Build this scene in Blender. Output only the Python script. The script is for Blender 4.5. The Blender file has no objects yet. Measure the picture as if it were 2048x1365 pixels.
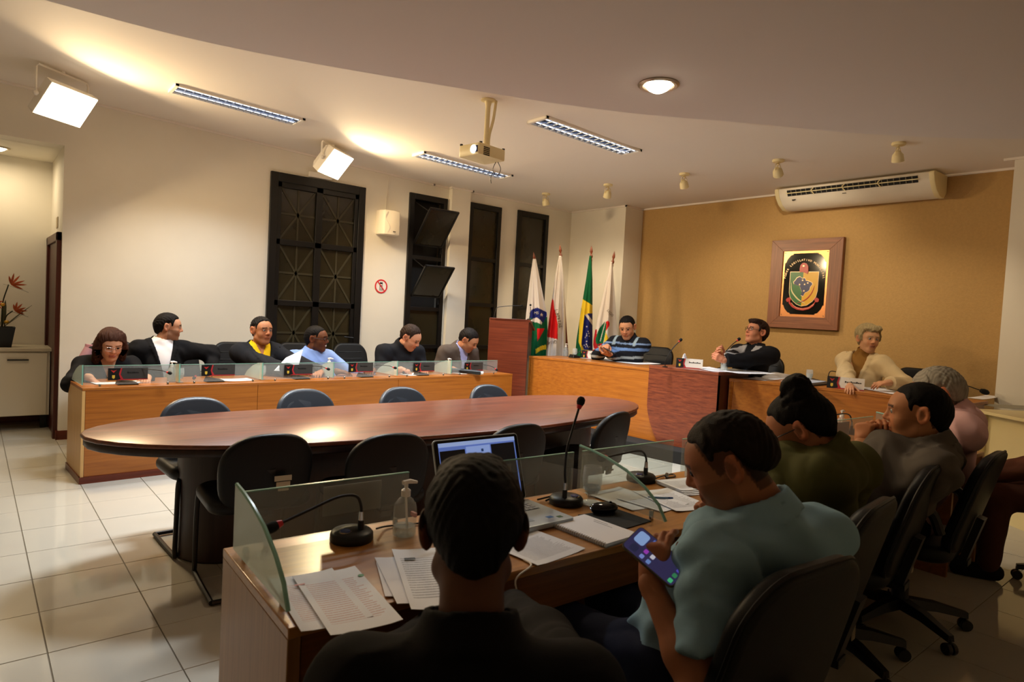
import bpy, bmesh, math, random
import numpy as np
from mathutils import Vector, Matrix
random.seed(7); rng = np.random.default_rng(7)
S = bpy.context.scene
COL = bpy.data.collections.new('council_chamber'); S.collection.children.link(COL)
# ---------------------------------------------------------------- camera
CH = 1.42; FPX = 1297.7
RT = Vector((0.766630272747388, -0.6398805543511276, 0.05320621270640354))
DN = Vector((0.013775492790192252, -0.06645432316511618, -0.9976943714039153))
FW = Vector((0.6419410103005204, 0.7655956498674479, -0.04213122593026791))
cam = bpy.data.cameras.new('camera'); camo = bpy.data.objects.new('camera', cam); COL.objects.link(camo)
cam.sensor_width = 36; cam.sensor_fit = 'HORIZONTAL'; cam.lens = FPX/2048*36; cam.clip_start = .05
camo.matrix_world = Matrix(((RT.x, -DN.x, -FW.x, 0), (RT.y, -DN.y, -FW.y, 0), (RT.z, -DN.z, -FW.z, CH), (0, 0, 0, 1)))
cam.dof.use_dof = True; cam.dof.focus_distance = 4.2; cam.dof.aperture_fstop = 5.6
S.camera = camo
# a point seen at pixel x, y that stands on a known plane of the room
def ray(x, y): return FW + RT*((x-1024)/FPX) + DN*((y-682.5)/FPX)
O = Vector((0, 0, CH))
def az(x, y, z): r = ray(x, y); return O + r*((z-CH)/r.z)
def ay(x, y, Y): r = ray(x, y); return O + r*(Y/r.y)
def ax(x, y, X): r = ray(x, y); return O + r*(X/r.x)
def ad(x, y, d): return O + ray(x, y)*d
# ---------------------------------------------------------------- light and exposure
S.view_settings.view_transform = 'Standard'; S.view_settings.look = 'None'
S.view_settings.gamma = 1; S.view_settings.use_curve_mapping = False
S.view_settings.exposure = 0.2
S.cycles.max_bounces = 12; S.cycles.diffuse_bounces = 7
w = bpy.data.worlds.new('night'); S.world = w; w.use_nodes = True
w.node_tree.nodes['Background'].inputs[0].default_value = (.9, .75, .55, 1)
w.node_tree.nodes['Background'].inputs[1].default_value = .045
FLOOD_W, FLOOD_COL = 48, (1, .72, .40)
TROF_W, TROF_COL = 30, (.87, .94, 1)
SPOT_W, SPOT_COL = 42, (1, .82, .58)
DOWN_W, DOWN_COL = 10, (1, .80, .52)
def area(name, loc, target, sx, sy, watt, col, parent=None, spread=180):
    l = bpy.data.lights.new(name, 'AREA'); l.shape = 'RECTANGLE'; l.size = sx; l.size_y = sy
    l.energy = watt; l.color = col; l.spread = math.radians(spread)
    o = bpy.data.objects.new(name, l); COL.objects.link(o); o.location = loc
    o.rotation_euler = (Vector(target)-Vector(loc)).to_track_quat('-Z', 'Y').to_euler()
    if parent: o.parent = parent; o.matrix_parent_inverse = parent.matrix_world.inverted()
    return o
# ---------------------------------------------------------------- materials
MATS = {}
def nd(nt, t, **k):
    n = nt.nodes.new(t)
    for a, v in k.items(): setattr(n, a, v)
    return n
def srgb(h):
    h = h.lstrip('#'); c = [int(h[i:i+2], 16)/255 for i in (0, 2, 4)]
    return tuple(x/12.92 if x <= .04045 else ((x+.055)/1.055)**2.4 for x in c)
def mat(name, col, rough=.5, metal=0, var=.0, vs=20, bump=0, bs=200, spec=.5, trans=0, alpha=1, emit=0, ior=1.45, ecol=None, stretch=None, coat=0, attr=None):
    if name in MATS: return MATS[name]
    if isinstance(col, str): col = srgb(col)
    m = bpy.data.materials.new(name); m.use_nodes = True; nt = m.node_tree; b = nt.nodes['Principled BSDF']
    b.inputs['Base Color'].default_value = (*col, 1); b.inputs['Roughness'].default_value = rough
    b.inputs['Metallic'].default_value = metal; b.inputs['Specular IOR Level'].default_value = spec
    b.inputs['Transmission Weight'].default_value = trans; b.inputs['IOR'].default_value = ior; b.inputs['Alpha'].default_value = alpha
    b.inputs['Coat Weight'].default_value = coat
    tc = nd(nt, 'ShaderNodeTexCoord'); src = tc.outputs['Object']
    if stretch:
        mp = nd(nt, 'ShaderNodeMapping'); mp.inputs['Scale'].default_value = stretch; nt.links.new(src, mp.inputs[0]); src = mp.outputs[0]
    colsock = None
    if attr:
        at = nd(nt, 'ShaderNodeAttribute', attribute_name=attr); colsock = at.outputs['Color']
    if var:
        n = nd(nt, 'ShaderNodeTexNoise'); n.inputs['Scale'].default_value = vs; n.inputs['Detail'].default_value = 5
        nt.links.new(src, n.inputs['Vector'])
        mr = nd(nt, 'ShaderNodeMapRange'); mr.inputs['From Min'].default_value = .3; mr.inputs['From Max'].default_value = .7
        mr.inputs['To Min'].default_value = 1-var; mr.inputs['To Max'].default_value = 1+var
        nt.links.new(n.outputs[0], mr.inputs[0])
        mx = nd(nt, 'ShaderNodeMix', data_type='RGBA', blend_type='MULTIPLY'); mx.inputs[0].default_value = 1
        if colsock: nt.links.new(colsock, mx.inputs[6])
        else: mx.inputs[6].default_value = (*col, 1)
        nt.links.new(mr.outputs[0], mx.inputs[7]); colsock = mx.outputs[2]
    if colsock: nt.links.new(colsock, b.inputs['Base Color'])
    if bump:
        n = nd(nt, 'ShaderNodeTexNoise'); n.inputs['Scale'].default_value = bs; n.inputs['Detail'].default_value = 4
        nt.links.new(src, n.inputs['Vector'])
        bp = nd(nt, 'ShaderNodeBump'); bp.inputs['Strength'].default_value = bump; bp.inputs['Distance'].default_value = .004
        nt.links.new(n.outputs[0], bp.inputs['Height']); nt.links.new(bp.outputs[0], b.inputs['Normal'])
    if emit:
        b.inputs['Emission Strength'].default_value = emit
        b.inputs['Emission Color'].default_value = (*(ecol or col), 1)
        if attr: nt.links.new(colsock, b.inputs['Emission Color'])
    MATS[name] = m; return m
def wood(name, c1, c2, axis='X', scale=1, rough=.35, coat=.0, band=34, crough=.2):
    if name in MATS: return MATS[name]
    m = bpy.data.materials.new(name); m.use_nodes = True; nt = m.node_tree; b = nt.nodes['Principled BSDF']
    tc = nd(nt, 'ShaderNodeTexCoord'); mp = nd(nt, 'ShaderNodeMapping')
    s = {'X': (1.2, band, band), 'Y': (band, 1.2, band), 'Z': (band, band, 1.2)}[axis]
    mp.inputs['Scale'].default_value = [v*scale for v in s]; nt.links.new(tc.outputs['Object'], mp.inputs[0])
    n = nd(nt, 'ShaderNodeTexNoise'); n.inputs['Scale'].default_value = 1.6; n.inputs['Detail'].default_value = 7; n.inputs['Roughness'].default_value = .62
    n.inputs['Distortion'].default_value = .25
    nt.links.new(mp.outputs[0], n.inputs['Vector'])
    cr = nd(nt, 'ShaderNodeValToRGB'); cr.color_ramp.elements[0].position = .32; cr.color_ramp.elements[1].position = .68
    cr.color_ramp.elements[0].color = (*srgb(c1), 1); cr.color_ramp.elements[1].color = (*srgb(c2), 1)
    nt.links.new(n.outputs[0], cr.inputs[0]); nt.links.new(cr.outputs[0], b.inputs['Base Color'])
    b.inputs['Roughness'].default_value = rough; b.inputs['Coat Weight'].default_value = coat; b.inputs['Coat Roughness'].default_value = crough
    bp = nd(nt, 'ShaderNodeBump'); bp.inputs['Strength'].default_value = .05; bp.inputs['Distance'].default_value = .002
    nt.links.new(n.outputs[0], bp.inputs['Height']); nt.links.new(bp.outputs[0], b.inputs['Normal'])
    MATS[name] = m; return m
def glass(name, col, rough, alpha_mix, bump=0, tint=(.8, .9, .86)):
    # thin sheet glass: part clear, part frosted sheen
    if name in MATS: return MATS[name]
    m = bpy.data.materials.new(name); m.use_nodes = True; nt = m.node_tree; nt.nodes.clear()
    out = nd(nt, 'ShaderNodeOutputMaterial'); tr = nd(nt, 'ShaderNodeBsdfTransparent'); tr.inputs[0].default_value = (*tint, 1)
    pb = nd(nt, 'ShaderNodeBsdfPrincipled'); pb.inputs['Base Color'].default_value = (*col, 1); pb.inputs['Roughness'].default_value = rough
    mix = nd(nt, 'ShaderNodeMixShader'); mix.inputs[0].default_value = alpha_mix
    nt.links.new(tr.outputs[0], mix.inputs[1]); nt.links.new(pb.outputs[0], mix.inputs[2]); nt.links.new(mix.outputs[0], out.inputs[0])
    if bump:
        tc = nd(nt, 'ShaderNodeTexCoord'); n = nd(nt, 'ShaderNodeTexNoise'); n.inputs['Scale'].default_value = 260
        nt.links.new(tc.outputs['Object'], n.inputs['Vector']); bp = nd(nt, 'ShaderNodeBump'); bp.inputs['Strength'].default_value = bump; bp.inputs['Distance'].default_value = .003
        nt.links.new(n.outputs[0], bp.inputs['Height']); nt.links.new(bp.outputs[0], pb.inputs['Normal'])
    MATS[name] = m; return m
def paper_mat(name, rows, ink=(.05, .05, .08), margin=.1, red=False):
    if name in MATS: return MATS[name]
    m = bpy.data.materials.new(name); m.use_nodes = True; nt = m.node_tree; b = nt.nodes['Principled BSDF']; b.inputs['Roughness'].default_value = .7
    tc = nd(nt, 'ShaderNodeTexCoord'); sp = nd(nt, 'ShaderNodeSeparateXYZ'); nt.links.new(tc.outputs['Generated'], sp.inputs[0])
    def M(op, a, b_=None, c=None):
        n = nd(nt, 'ShaderNodeMath', operation=op)
        for i, v in enumerate((a, b_, c)):
            if v is None: continue
            if isinstance(v, (int, float)): n.inputs[i].default_value = v
            else: nt.links.new(v, n.inputs[i])
        return n.outputs[0]
    fr = M('FRACT', M('MULTIPLY', sp.outputs[1], rows)); line = M('LESS_THAN', fr, .42)
    row = M('FLOOR', M('MULTIPLY', sp.outputs[1], rows))
    wn = nd(nt, 'ShaderNodeTexWhiteNoise', noise_dimensions='1D'); nt.links.new(row, wn.inputs['W'])
    end = M('MULTIPLY_ADD', wn.outputs[0], .12, .80)
    ok = M('MULTIPLY', M('GREATER_THAN', sp.outputs[0], margin), M('LESS_THAN', sp.outputs[0], end))
    ok = M('MULTIPLY', ok, M('MULTIPLY', M('GREATER_THAN', sp.outputs[1], .14), M('LESS_THAN', sp.outputs[1], .82)))
    cn = nd(nt, 'ShaderNodeCombineXYZ'); nt.links.new(M('MULTIPLY', sp.outputs[0], 90), cn.inputs[0]); nt.links.new(row, cn.inputs[1])
    wn2 = nd(nt, 'ShaderNodeTexNoise'); wn2.inputs['Scale'].default_value = 1; nt.links.new(cn.outputs[0], wn2.inputs['Vector'])
    ok = M('MULTIPLY', M('MULTIPLY', ok, line), M('MULTIPLY', M('GREATER_THAN', wn2.outputs[0], .42), .55))
    mx = nd(nt, 'ShaderNodeMix', data_type='RGBA'); nt.links.new(ok, mx.inputs[0])
    mx.inputs[6].default_value = (.80, .82, .86, 1); mx.inputs[7].default_value = (*ink, 1)
    nt.links.new(mx.outputs[2], b.inputs['Base Color']); MATS[name] = m; return m
# ---------------------------------------------------------------- mesh building
class MB:
    def __init__(s): s.v = []; s.f = []
    def add(s, vs, fs):
        o = len(s.v); s.v += [tuple(p) for p in vs]; s.f += [[i+o for i in f] for f in fs]; return s
    def box(s, c, d, R=None):
        hx, hy, hz = d[0]/2, d[1]/2, d[2]/2; c = Vector(c)
        vs = [Vector((x, y, z)) for x in (-hx, hx) for y in (-hy, hy) for z in (-hz, hz)]
        if R is not None: vs = [R @ q for q in vs]
        return s.add([c+q for q in vs], [(0, 1, 3, 2), (4, 6, 7, 5), (0, 4, 5, 1), (2, 3, 7, 6), (0, 2, 6, 4), (1, 5, 7, 3)])
    def bx(s, x0, x1, y0, y1, z0, z1): return s.box(((x0+x1)/2, (y0+y1)/2, (z0+z1)/2), (abs(x1-x0), abs(y1-y0), abs(z1-z0)))
    def tube(s, pts, r, n=8, cap=True, closed=False):
        pts = [Vector(p) for p in pts]; m = len(pts); rs = r if isinstance(r, (list, tuple)) else [r]*m
        t0 = (pts[1]-pts[0]).normalized(); up = Vector((0, 0, 1)) if abs(t0.z) < .9 else Vector((1, 0, 0)); nn = t0.cross(up).normalized()
        vs = []
        for i, p in enumerate(pts):
            a = pts[i-1] if i or closed else pts[0]; b = pts[(i+1) % m] if (i < m-1 or closed) else pts[-1]
            t = (b-a).normalized(); nn = (nn - t*nn.dot(t)).normalized(); bb = t.cross(nn)
            for k in range(n):
                q = 2*math.pi*k/n; vs.append(p+(nn*math.cos(q)+bb*math.sin(q))*rs[i])
        fs = []
        for i in range(m if closed else m-1):
            j = (i+1) % m
            for k in range(n): fs.append((i*n+k, i*n+(k+1) % n, j*n+(k+1) % n, j*n+k))
        if cap and not closed: fs += [tuple(range(n-1, -1, -1)), tuple((m-1)*n+k for k in range(n))]
        return s.add(vs, fs)
    def lathe(s, prof, n=20, c=(0, 0, 0), R=None):
        c = Vector(c); vs = []
        for r, z in prof:
            for k in range(n):
                q = 2*math.pi*k/n; p = Vector((r*math.cos(q), r*math.sin(q), z)); vs.append(c+(R @ p if R is not None else p))
        fs = [(i*n+k, i*n+(k+1) % n, (i+1)*n+(k+1) % n, (i+1)*n+k) for i in range(len(prof)-1) for k in range(n)]
        cl = prof[0] == prof[-1]
        if prof[0][0] > 1e-6 and not cl: fs.append(tuple(range(n-1, -1, -1)))
        if prof[-1][0] > 1e-6 and not cl: fs.append(tuple((len(prof)-1)*n+k for k in range(n)))
        return s.add(vs, fs)
    def ball(s, c, r, n=12, m=8):
        r = r if isinstance(r, (tuple, list)) else (r, r, r)
        o = MB().lathe([(max(1e-7, math.sin(math.pi*i/m)), -math.cos(math.pi*i/m)) for i in range(m+1)], n)
        return s.add([(c[0]+x*r[0], c[1]+y*r[1], c[2]+z*r[2]) for x, y, z in o.v], o.f)
    def slab(s, out, z0, z1, r=0, k=3, M=None):
        # extruded outline with rounded rims; M maps (x, y, z) to a place
        n = len(out); cx = sum(p[0] for p in out)/n; cy = sum(p[1] for p in out)/n
        nrm = []
        for i in range(n):
            a, b = out[i-1], out[(i+1) % n]; t = Vector((b[0]-a[0], b[1]-a[1])); t = t.normalized() if t.length > 1e-9 else Vector((1, 0)); nrm.append((t.y, -t.x))
        area_ = sum(out[i-1][0]*out[i][1]-out[i][0]*out[i-1][1] for i in range(n))
        sg = 1 if area_ > 0 else -1
        rings = []
        if r > 0:
            for i in range(k+1): q = math.pi/2*i/k; rings.append((r*(1-math.sin(q)), z0+r*(1-math.cos(q))))
            for i in range(k+1): q = math.pi/2*i/k; rings.append((r*(1-math.cos(q)), z1-r*(1-math.sin(q))))
        else: rings = [(0, z0), (0, z1)]
        vs = []
        for ins, z in rings:
            for (x, y), (nx, ny) in zip(out, nrm):
                p = Vector((x-sg*nx*ins, y-sg*ny*ins, z)); vs.append(M(p) if callable(M) else (M @ p if M is not None else p))
        m = len(rings); fs = [(i*n+q, i*n+(q+1) % n, (i+1)*n+(q+1) % n, (i+1)*n+q) for i in range(m-1) for q in range(n)]
        fs += [tuple(range(n-1, -1, -1)), tuple((m-1)*n+q for q in range(n))]
        return s.add(vs, fs)
    def moved(s, off): s.v = [(x+off[0], y+off[1], z+off[2]) for x, y, z in s.v]; return s
def mesh(name, mb, m, parent=None, smooth=40, bevel=0, kind=None, label=None, colors=None):
    me = bpy.data.meshes.new(name); me.from_pydata(mb.v, [], mb.f); me.update()
    if m is not None: me.materials.append(m)
    if smooth:
        me.polygons.foreach_set('use_smooth', [True]*len(me.polygons))
        if smooth < 180: me.set_sharp_from_angle(angle=math.radians(smooth))
    if colors is not None:
        a = me.color_attributes.new('Col', 'FLOAT_COLOR', 'POINT'); c = np.ones((len(me.vertices), 4), np.float32); c[:, :3] = colors; a.data.foreach_set('color', c.ravel())
    o = bpy.data.objects.new(name, me); COL.objects.link(o)
    if parent is not None: o.parent = parent
    if bevel:
        b = o.modifiers.new('bevel', 'BEVEL'); b.width = bevel; b.segments = 2; b.limit_method = 'ANGLE'; b.angle_limit = math.radians(50)
    if kind: o['kind'] = kind
    if label: o['label'] = label
    return o
def tag(o, label, cat, group=None):
    o['label'] = label; o['category'] = cat
    if group: o['group'] = group
    return o
def thing(name, label, cat, loc=(0, 0, 0), rz=0, group=None):
    o = bpy.data.objects.new(name, None); COL.objects.link(o); o.location = loc; o.rotation_euler = (0, 0, rz); o.empty_display_size = .1
    return tag(o, label, cat, group)
def struct(name, mb, m, **k): o = mesh(name, mb, m, **k); o['kind'] = 'structure'; return o
def struct_root(name, loc=(0, 0, 0)):
    o = bpy.data.objects.new(name, None); COL.objects.link(o); o.location = loc; o['kind'] = 'structure'; return o
def dup(root, loc, rz=0, label=None, group=None):
    r = root.copy(); COL.objects.link(r); r.location = loc; r.rotation_euler = (0, 0, rz)
    if label: r['label'] = label
    if group: r['group'] = group
    def rec(a, b):
        for ch in list(a.children):
            c = ch.copy(); COL.objects.link(c); c.parent = b; c.matrix_parent_inverse = ch.matrix_parent_inverse.copy(); rec(ch, c)
    rec(root, r); return r
def rrect(w, h, r, n=5, cx=0, cy=0):
    pts = []
    for sx, sy, a0 in ((1, 1, 0), (-1, 1, 90), (-1, -1, 180), (1, -1, 270)):
        for i in range(n+1):
            q = math.radians(a0+90*i/n); pts.append((cx+sx*(w/2-r)+r*math.cos(q), cy+sy*(h/2-r)+r*math.sin(q)))
    return pts
def rotz(a): return Matrix.Rotation(a, 3, 'Z')
def curve3(pts, n=8):
    # smooth path through points
    pts = [Vector(p) for p in pts]; P = [pts[0]*2-pts[1]]+pts+[pts[-1]*2-pts[-2]]; out = []
    for i in range(1, len(P)-2):
        for k in range(n):
            t = k/n; a, b, c, d = P[i-1:i+3]
            out.append(.5*((2*b)+(c-a)*t+(2*a-5*b+4*c-d)*t*t+(3*b-a-3*c+d)*t**3))
    return out+[pts[-1]]
def text_mb(txt, size, font_depth=0.0006, align='CENTER'):
    cu = bpy.data.curves.new('t', 'FONT'); cu.body = txt; cu.size = size; cu.extrude = font_depth; cu.align_x = align; cu.align_y = 'CENTER'; cu.resolution_u = 2
    ob = bpy.data.objects.new('t', cu); S.collection.objects.link(ob); dg = bpy.context.evaluated_depsgraph_get()
    me = ob.evaluated_get(dg).to_mesh(); mb = MB(); mb.add([v.co.copy() for v in me.vertices], [list(p.vertices) for p in me.polygons])
    ob.evaluated_get(dg).to_mesh_clear(); bpy.data.objects.remove(ob); bpy.data.curves.remove(cu); return mb
def mapped(mb, f): r = MB(); r.v = [tuple(f(Vector(p))) for p in mb.v]; r.f = mb.f; return r
# shared materials
M_wall = mat('wall_cream_paint', '#e5dfd0', .75, var=.03, vs=2)
M_ceil = mat('ceiling_white_paint', '#ebe3d8', .8)
M_soff = mat('soffit_white_paint', '#e8e2de', .8)
M_tan = mat('tan_textured_plaster', '#b5925c', .85, var=.05, vs=45, bump=.6, bs=70)
M_red = wood('dark_red_hardwood', '#4a1a0c', '#6b2a12', 'X', rough=.35)
M_redz = wood('dark_red_hardwood_upright', '#35130a', '#552012', 'Z', rough=.4)
M_oak = wood('oak_veneer', '#884b14', '#a66220', 'X', rough=.36, coat=.15)
M_oakz = wood('oak_veneer_pale_end', '#b98e54', '#cda468', 'Z', rough=.4)
M_mah = wood('mahogany_veneer', '#5a2314', '#7a3820', 'X', rough=.36, coat=.15)
M_mahy = wood('mahogany_veneer_across', '#5a2314', '#8a4426', 'Y', rough=.36, coat=.15)
M_oaky = wood('oak_veneer_across', '#945318', '#b26c24', 'Y', rough=.36, coat=.15)
M_tab = wood('polished_walnut_top', '#4c2415', '#7a3f25', 'X', rough=.34, coat=.22, crough=.18)
M_wenge = wood('dark_wenge', '#1d0d0a', '#2e1712', 'Z', rough=.4)
M_blackwin = mat('black_painted_steel', '#0b0a0a', .4)
M_blk = mat('black_plastic', '#0b0b0c', .42)
M_blkm = mat('black_matte', '#0a0a0a', .7)
M_fab = mat('black_leatherette', '#0f1012', .45, bump=.12, bs=300, spec=.28)
M_fabl = mat('blue_grey_sheen_leatherette', '#2a2f36', .38, bump=.12, bs=300)  # bluish sheen of reflected light put into the base colour
M_chrome = mat('chrome', '#c8c8c8', .15, 1)
M_whitep = mat('white_plastic', '#e9e4da', .4)
M_cream = mat('cream_enamel', '#e5d7a8', .42)
M_tile = mat('polished_porcelain', '#b6b2a6', .07, var=.05, vs=1.3, spec=.55)
M_grout = mat('grout', '#6e675a', .8)
M_paper = paper_mat('printed_sheet', 34)
M_paper2 = paper_mat('printed_sheet_red', 30, ink=(.45, .12, .08))
M_blank = mat('blank_paper', '#e6e6ea', .7)
M_glass = glass('textured_glass', (.62, .63, .60), .25, .18, bump=.25, tint=(.90, .93, .91))
M_glassc = glass('clear_glass', (.75, .85, .80), .06, .10)
M_frost = glass('frosted_green_glass', (.66, .74, .68), .3, .50, bump=.15, tint=(.86, .94, .90))
M_gedge = mat('green_glass_edge', '#7fae9c', .2, emit=0)
M_liq = glass('gel_liquid', (.75, .80, .82), .2, .3, tint=(.9, .95, .95))
M_clearp = glass('clear_plastic', (.8, .82, .80), .12, .20, tint=(.93, .95, .94))
M_water = glass('water_glass', (.80, .83, .83), .03, .20, tint=(.95, .96, .95))
M_darkred = mat('red_enamel', '#a5201c', .45)
# ================================================================ the setting
YW, XB, XC = 7.393, 7.682, 7.29
def zc(x): return 3.235-.033*x if x < 4.7 else 3.08
def onc(x, y):
    z = 3.1
    for _ in range(20): p = az(x, y, z); z = zc(p.x)
    return p
# floor: porcelain tiles, each its own piece where they show largest
TX, TY, GX, GY = .253, 2.608, .3905, .4118
floor = struct('floor', MB().bx(-3.2, 8.6, -2.7, 9.2, -.12, -.004), M_grout, smooth=0)
def px(w_):
    d = Vector(w_)-O; q = d.dot(FW)
    return None if q < .05 else (1024+FPX*d.dot(RT)/q, 682.5+FPX*d.dot(DN)/q)
cells = []
for i in range(-9, 22):
    for j in range(-13, 17):
        x0, y0 = TX+GX*i, TY+GY*j; q = px((x0+GX/2, y0+GY/2, 0))
        vis = q is not None and -60 < q[0] < 2110 and 700 < q[1] < 1420
        d = math.hypot(x0, y0); under = (1.2 < x0 < 4.4 and 3.0 < y0 < 4.1) or y0 > 8.6 or x0 > 7.2
        cells.append((d if vis and not under else 1e3+d, x0, y0))
cells.sort(); tile_me = None; rest = MB(); g = .0022
for k, (d, x0, y0) in enumerate(cells):
    if k < 296 and d < 1e3:
        if tile_me is None:
            t = mesh('tile', MB().slab([(g, g), (GX-g, g), (GX-g, GY-g), (g, GY-g)], -.012, 0, .0012, 1), M_tile, floor); tile_me = t.data
        else:
            t = bpy.data.objects.new('tile', tile_me); COL.objects.link(t); t.parent = floor
        t.location = (x0, y0, random.uniform(-.0004, .0004))
    else: rest.bx(x0+g, x0+GX-g, y0+g, y0+GY-g, -.012, 0)
mesh('tile_field', rest, M_tile, floor, smooth=0, kind='stuff')
# left wall with its door and three tall windows
DX0, DX1, DZ = 2.556, 3.711, 2.866
WIN = [(4.338, 4.922, 2.914), (5.280, 5.858, 2.934), (6.171, 6.784, 2.950)]; WB = .30
wl = MB(); T = .22; ZT = 3.3
xs = [(.657, 0, 0, 0)]
def wseg(x0, x1, z0, z1): wl.bx(x0, x1, YW, YW+T, z0, z1)
wseg(.657, DX0, 0, ZT); wseg(DX0, DX1, DZ, ZT); prev = DX1
for a, b, zt in WIN:
    wseg(prev, a, 0, ZT); wseg(a, b, zt, ZT); wseg(a, b, 0, WB); prev = b
wseg(prev, XC+.1, 0, ZT)
wl.bx(-3.2, .657, YW, YW+T, 2.759, ZT)
wl.bx(4.955, 5.262, YW-.075, YW+.01, 0, ZT)
struct('wall_left', wl, M_wall, smooth=0)
# alcove behind it
AY = az(104, 326, 2.759).y
struct('wall_alcove', MB().bx(-3.2, .75, AY, AY+.1, 0, 2.9).bx(.657, .75, YW+T, AY, 0, 2.9), M_wall, smooth=0)
struct('ceiling_alcove', MB().bx(-3.2, .657, YW+T-.01, AY+.05, 2.759, 2.85), M_wall, smooth=0)
fy0 = ax(119.5, 620, .655).y
d2 = struct_root('door_2', (.655, (fy0+AY)/2, 0)); h2 = ax(112, 470, .65).z
mesh('door_frame', MB().bx(-.035, .01, fy0-d2.location.y, fy0-d2.location.y+.09, 0, h2).bx(-.035, .01, AY-.10-d2.location.y, AY-.012-d2.location.y, 0, h2).bx(-.035, .01, fy0-d2.location.y, AY-.012-d2.location.y, h2-.08, h2), M_redz, d2, bevel=.004)
mesh('door_leaf', MB().bx(-.012, .008, fy0-d2.location.y+.09, AY-.10-d2.location.y, 0, h2-.08), M_redz, d2)
# back wall, its cream corner and pier
struct('wall_back', MB().bx(XB, XB+.2, -2.7, 6.30, 0, ZT), M_tan, smooth=0)
struct('wall_corner', MB().bx(XC, XB+.2, 6.281, YW+T, 0, ZT), M_wall, smooth=0)
struct('wall_pier', MB().bx(XC-.02, XB+.2, -2.7, 1.700, 0, ZT), M_wall, smooth=0)
struct('wall_right', MB().bx(-3.2, XB+.2, -2.8, -2.6, 0, ZT), M_wall, smooth=0)
struct('wall_rear', MB().bx(-3.3, -3.1, -2.7, 8.7, 0, ZT), M_wall, smooth=0)
cm = MB(); cm.add([(x, y, z) for y in (-2.8, 8.6) for x, z in ((-3.3, zc(-3.3)), (4.7, 3.08), (8.2, 3.08), (8.2, 3.45), (-3.3, 3.45))],
  [(0, 5, 6, 1), (1, 6, 7, 2), (2, 7, 8, 3), (3, 8, 9, 4), (4, 9, 5, 0), (0, 1, 2, 3, 4), (9, 8, 7, 6, 5)])
struct('ceiling', cm, M_ceil, smooth=0)
# curved lowered ceiling over the near half of the room
cur = curve3([(-3.2, 3.05, 0), (-2, 3.40, 0), (-.8, 3.62, 0), (.24, 3.655, 0), (1.10, 3.55, 0), (2.357, 3.088, 0), (3.11, 2.734, 0), (3.786, 2.28, 0), (4.488, 1.81, 0), (5.144, 1.165, 0), (5.75, .2, 0), (6.15, -1.2, 0), (6.25, -2.7, 0)], 8)
out = [(p.x, p.y) for p in cur]+[(-3.2, -2.7)]
struct('ceiling_soffit', MB().slab(out, 2.707, 3.35), M_soff, smooth=60)
# cornices and skirting
def strip(n, pts, s=.022, dz=0): 
    mb = MB()
    for a, b in zip(pts[:-1], pts[1:]):
        a, b = Vector(a), Vector(b); d = b-a; L = d.length; R = d.to_track_quat('X', 'Z').to_matrix(); mb.box((a+b)/2, (L+s, s, s), R)
    return struct(n, mb, M_ceil, smooth=0)
c0 = -.012
strip('trim_1', [(-3, YW-.01, zc(-3)+c0), (4.7, YW-.01, 3.08+c0), (4.95, YW-.01, 3.08+c0), (4.945, YW-.085, 3.08+c0), (5.29, YW-.085, 3.08+c0), (5.29, YW-.01, 3.08+c0), (XC-.01, YW-.01, 3.08+c0), (XC-.01, 6.27, 3.08+c0), (XB-.01, 6.27, 3.08+c0), (XB-.01, 1.71, 3.08+c0)])
strip('trim_2', [(XC-.03, 1.77, 3.08+c0), (XC-.03, -2.5, 3.08+c0)])
bb = MB().bx(.645, DX0-.02, YW-.014, YW, 0, .085).bx(.640, .657, YW-.014, YW+.35, 0, .085).bx(DX1+.02, XC, YW-.014, YW, 0, .085)
struct('baseboard_left', bb, M_red, smooth=0)
struct('baseboard_alcove', MB().bx(-3, .65, AY-.03, AY, 0, .12), M_red, smooth=0)
# glazed steel door with grille bars
M_pane = mat('night_window_glass', '#2a2517', .2, spec=.6, var=.25, vs=3)
M_grille = mat('olive_grille_bar', '#35311f', .5)
dr = struct_root('door_1', ((DX0+DX1)/2, YW, 0)); dw = (DX1-DX0)/2
def bar(x0, x1, z0, z1, y0=-.035, y1=.05): return (x0, x1, y0, y1, z0, z1)
fr = MB()
fr.bx(*bar(-dw, -dw+.085, 0, DZ)).bx(*bar(dw-.085, dw, 0, DZ)).bx(*bar(-dw+.085, dw-.085, DZ-.10, DZ))
mesh('door_frame', fr, M_blackwin, dr, bevel=.004)
lf = MB(); zr = [.02, .36, 1.10, 1.32, 2.085, DZ-.1]
x0, x1 = -dw+.085, dw-.085
rails = [.03, .72, 1.405, 2.095, 2.74]
for z in rails: lf.bx(*bar(x0, x1, z-.032, z+.032, -.02, .03))
lf.bx(*bar(x0, x0+.045, .0, DZ-.1, -.02, .03)).bx(*bar(x1-.045, x1, .0, DZ-.1, -.02, .03)).bx(*bar(-.04, .04, 0, DZ-.1, -.02, .03))
leaf = mesh('door_leaf', lf, M_blackwin, dr, bevel=.003)
for r in range(4):
    for a, b in ((x0+.045, -.04), (.04, x1-.045)):
        z0, z1 = rails[r]+.032, rails[r+1]-.032; cx, cz = (a+b)/2, (z0+z1)/2
        p = mesh('pane', MB().bx(a, b, .012, .02, z0, z1), M_pane, leaf, smooth=0)
        gm = MB(); wd = .011
        for (ax_, az_, bx_, bz_) in ((a, z0, b, z1), (a, z1, b, z0), (cx, z0, cx, z1), (a, cz, b, cz)):
            A, B = Vector((ax_, .008, az_)), Vector((bx_, .008, bz_)); d = B-A
            gm.box((A+B)/2, (d.length, .008, wd*2), Matrix.Rotation(-math.atan2(d.z, d.x), 3, 'Y'))
        mesh('grille', gm, M_grille, leaf, smooth=0)
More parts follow.
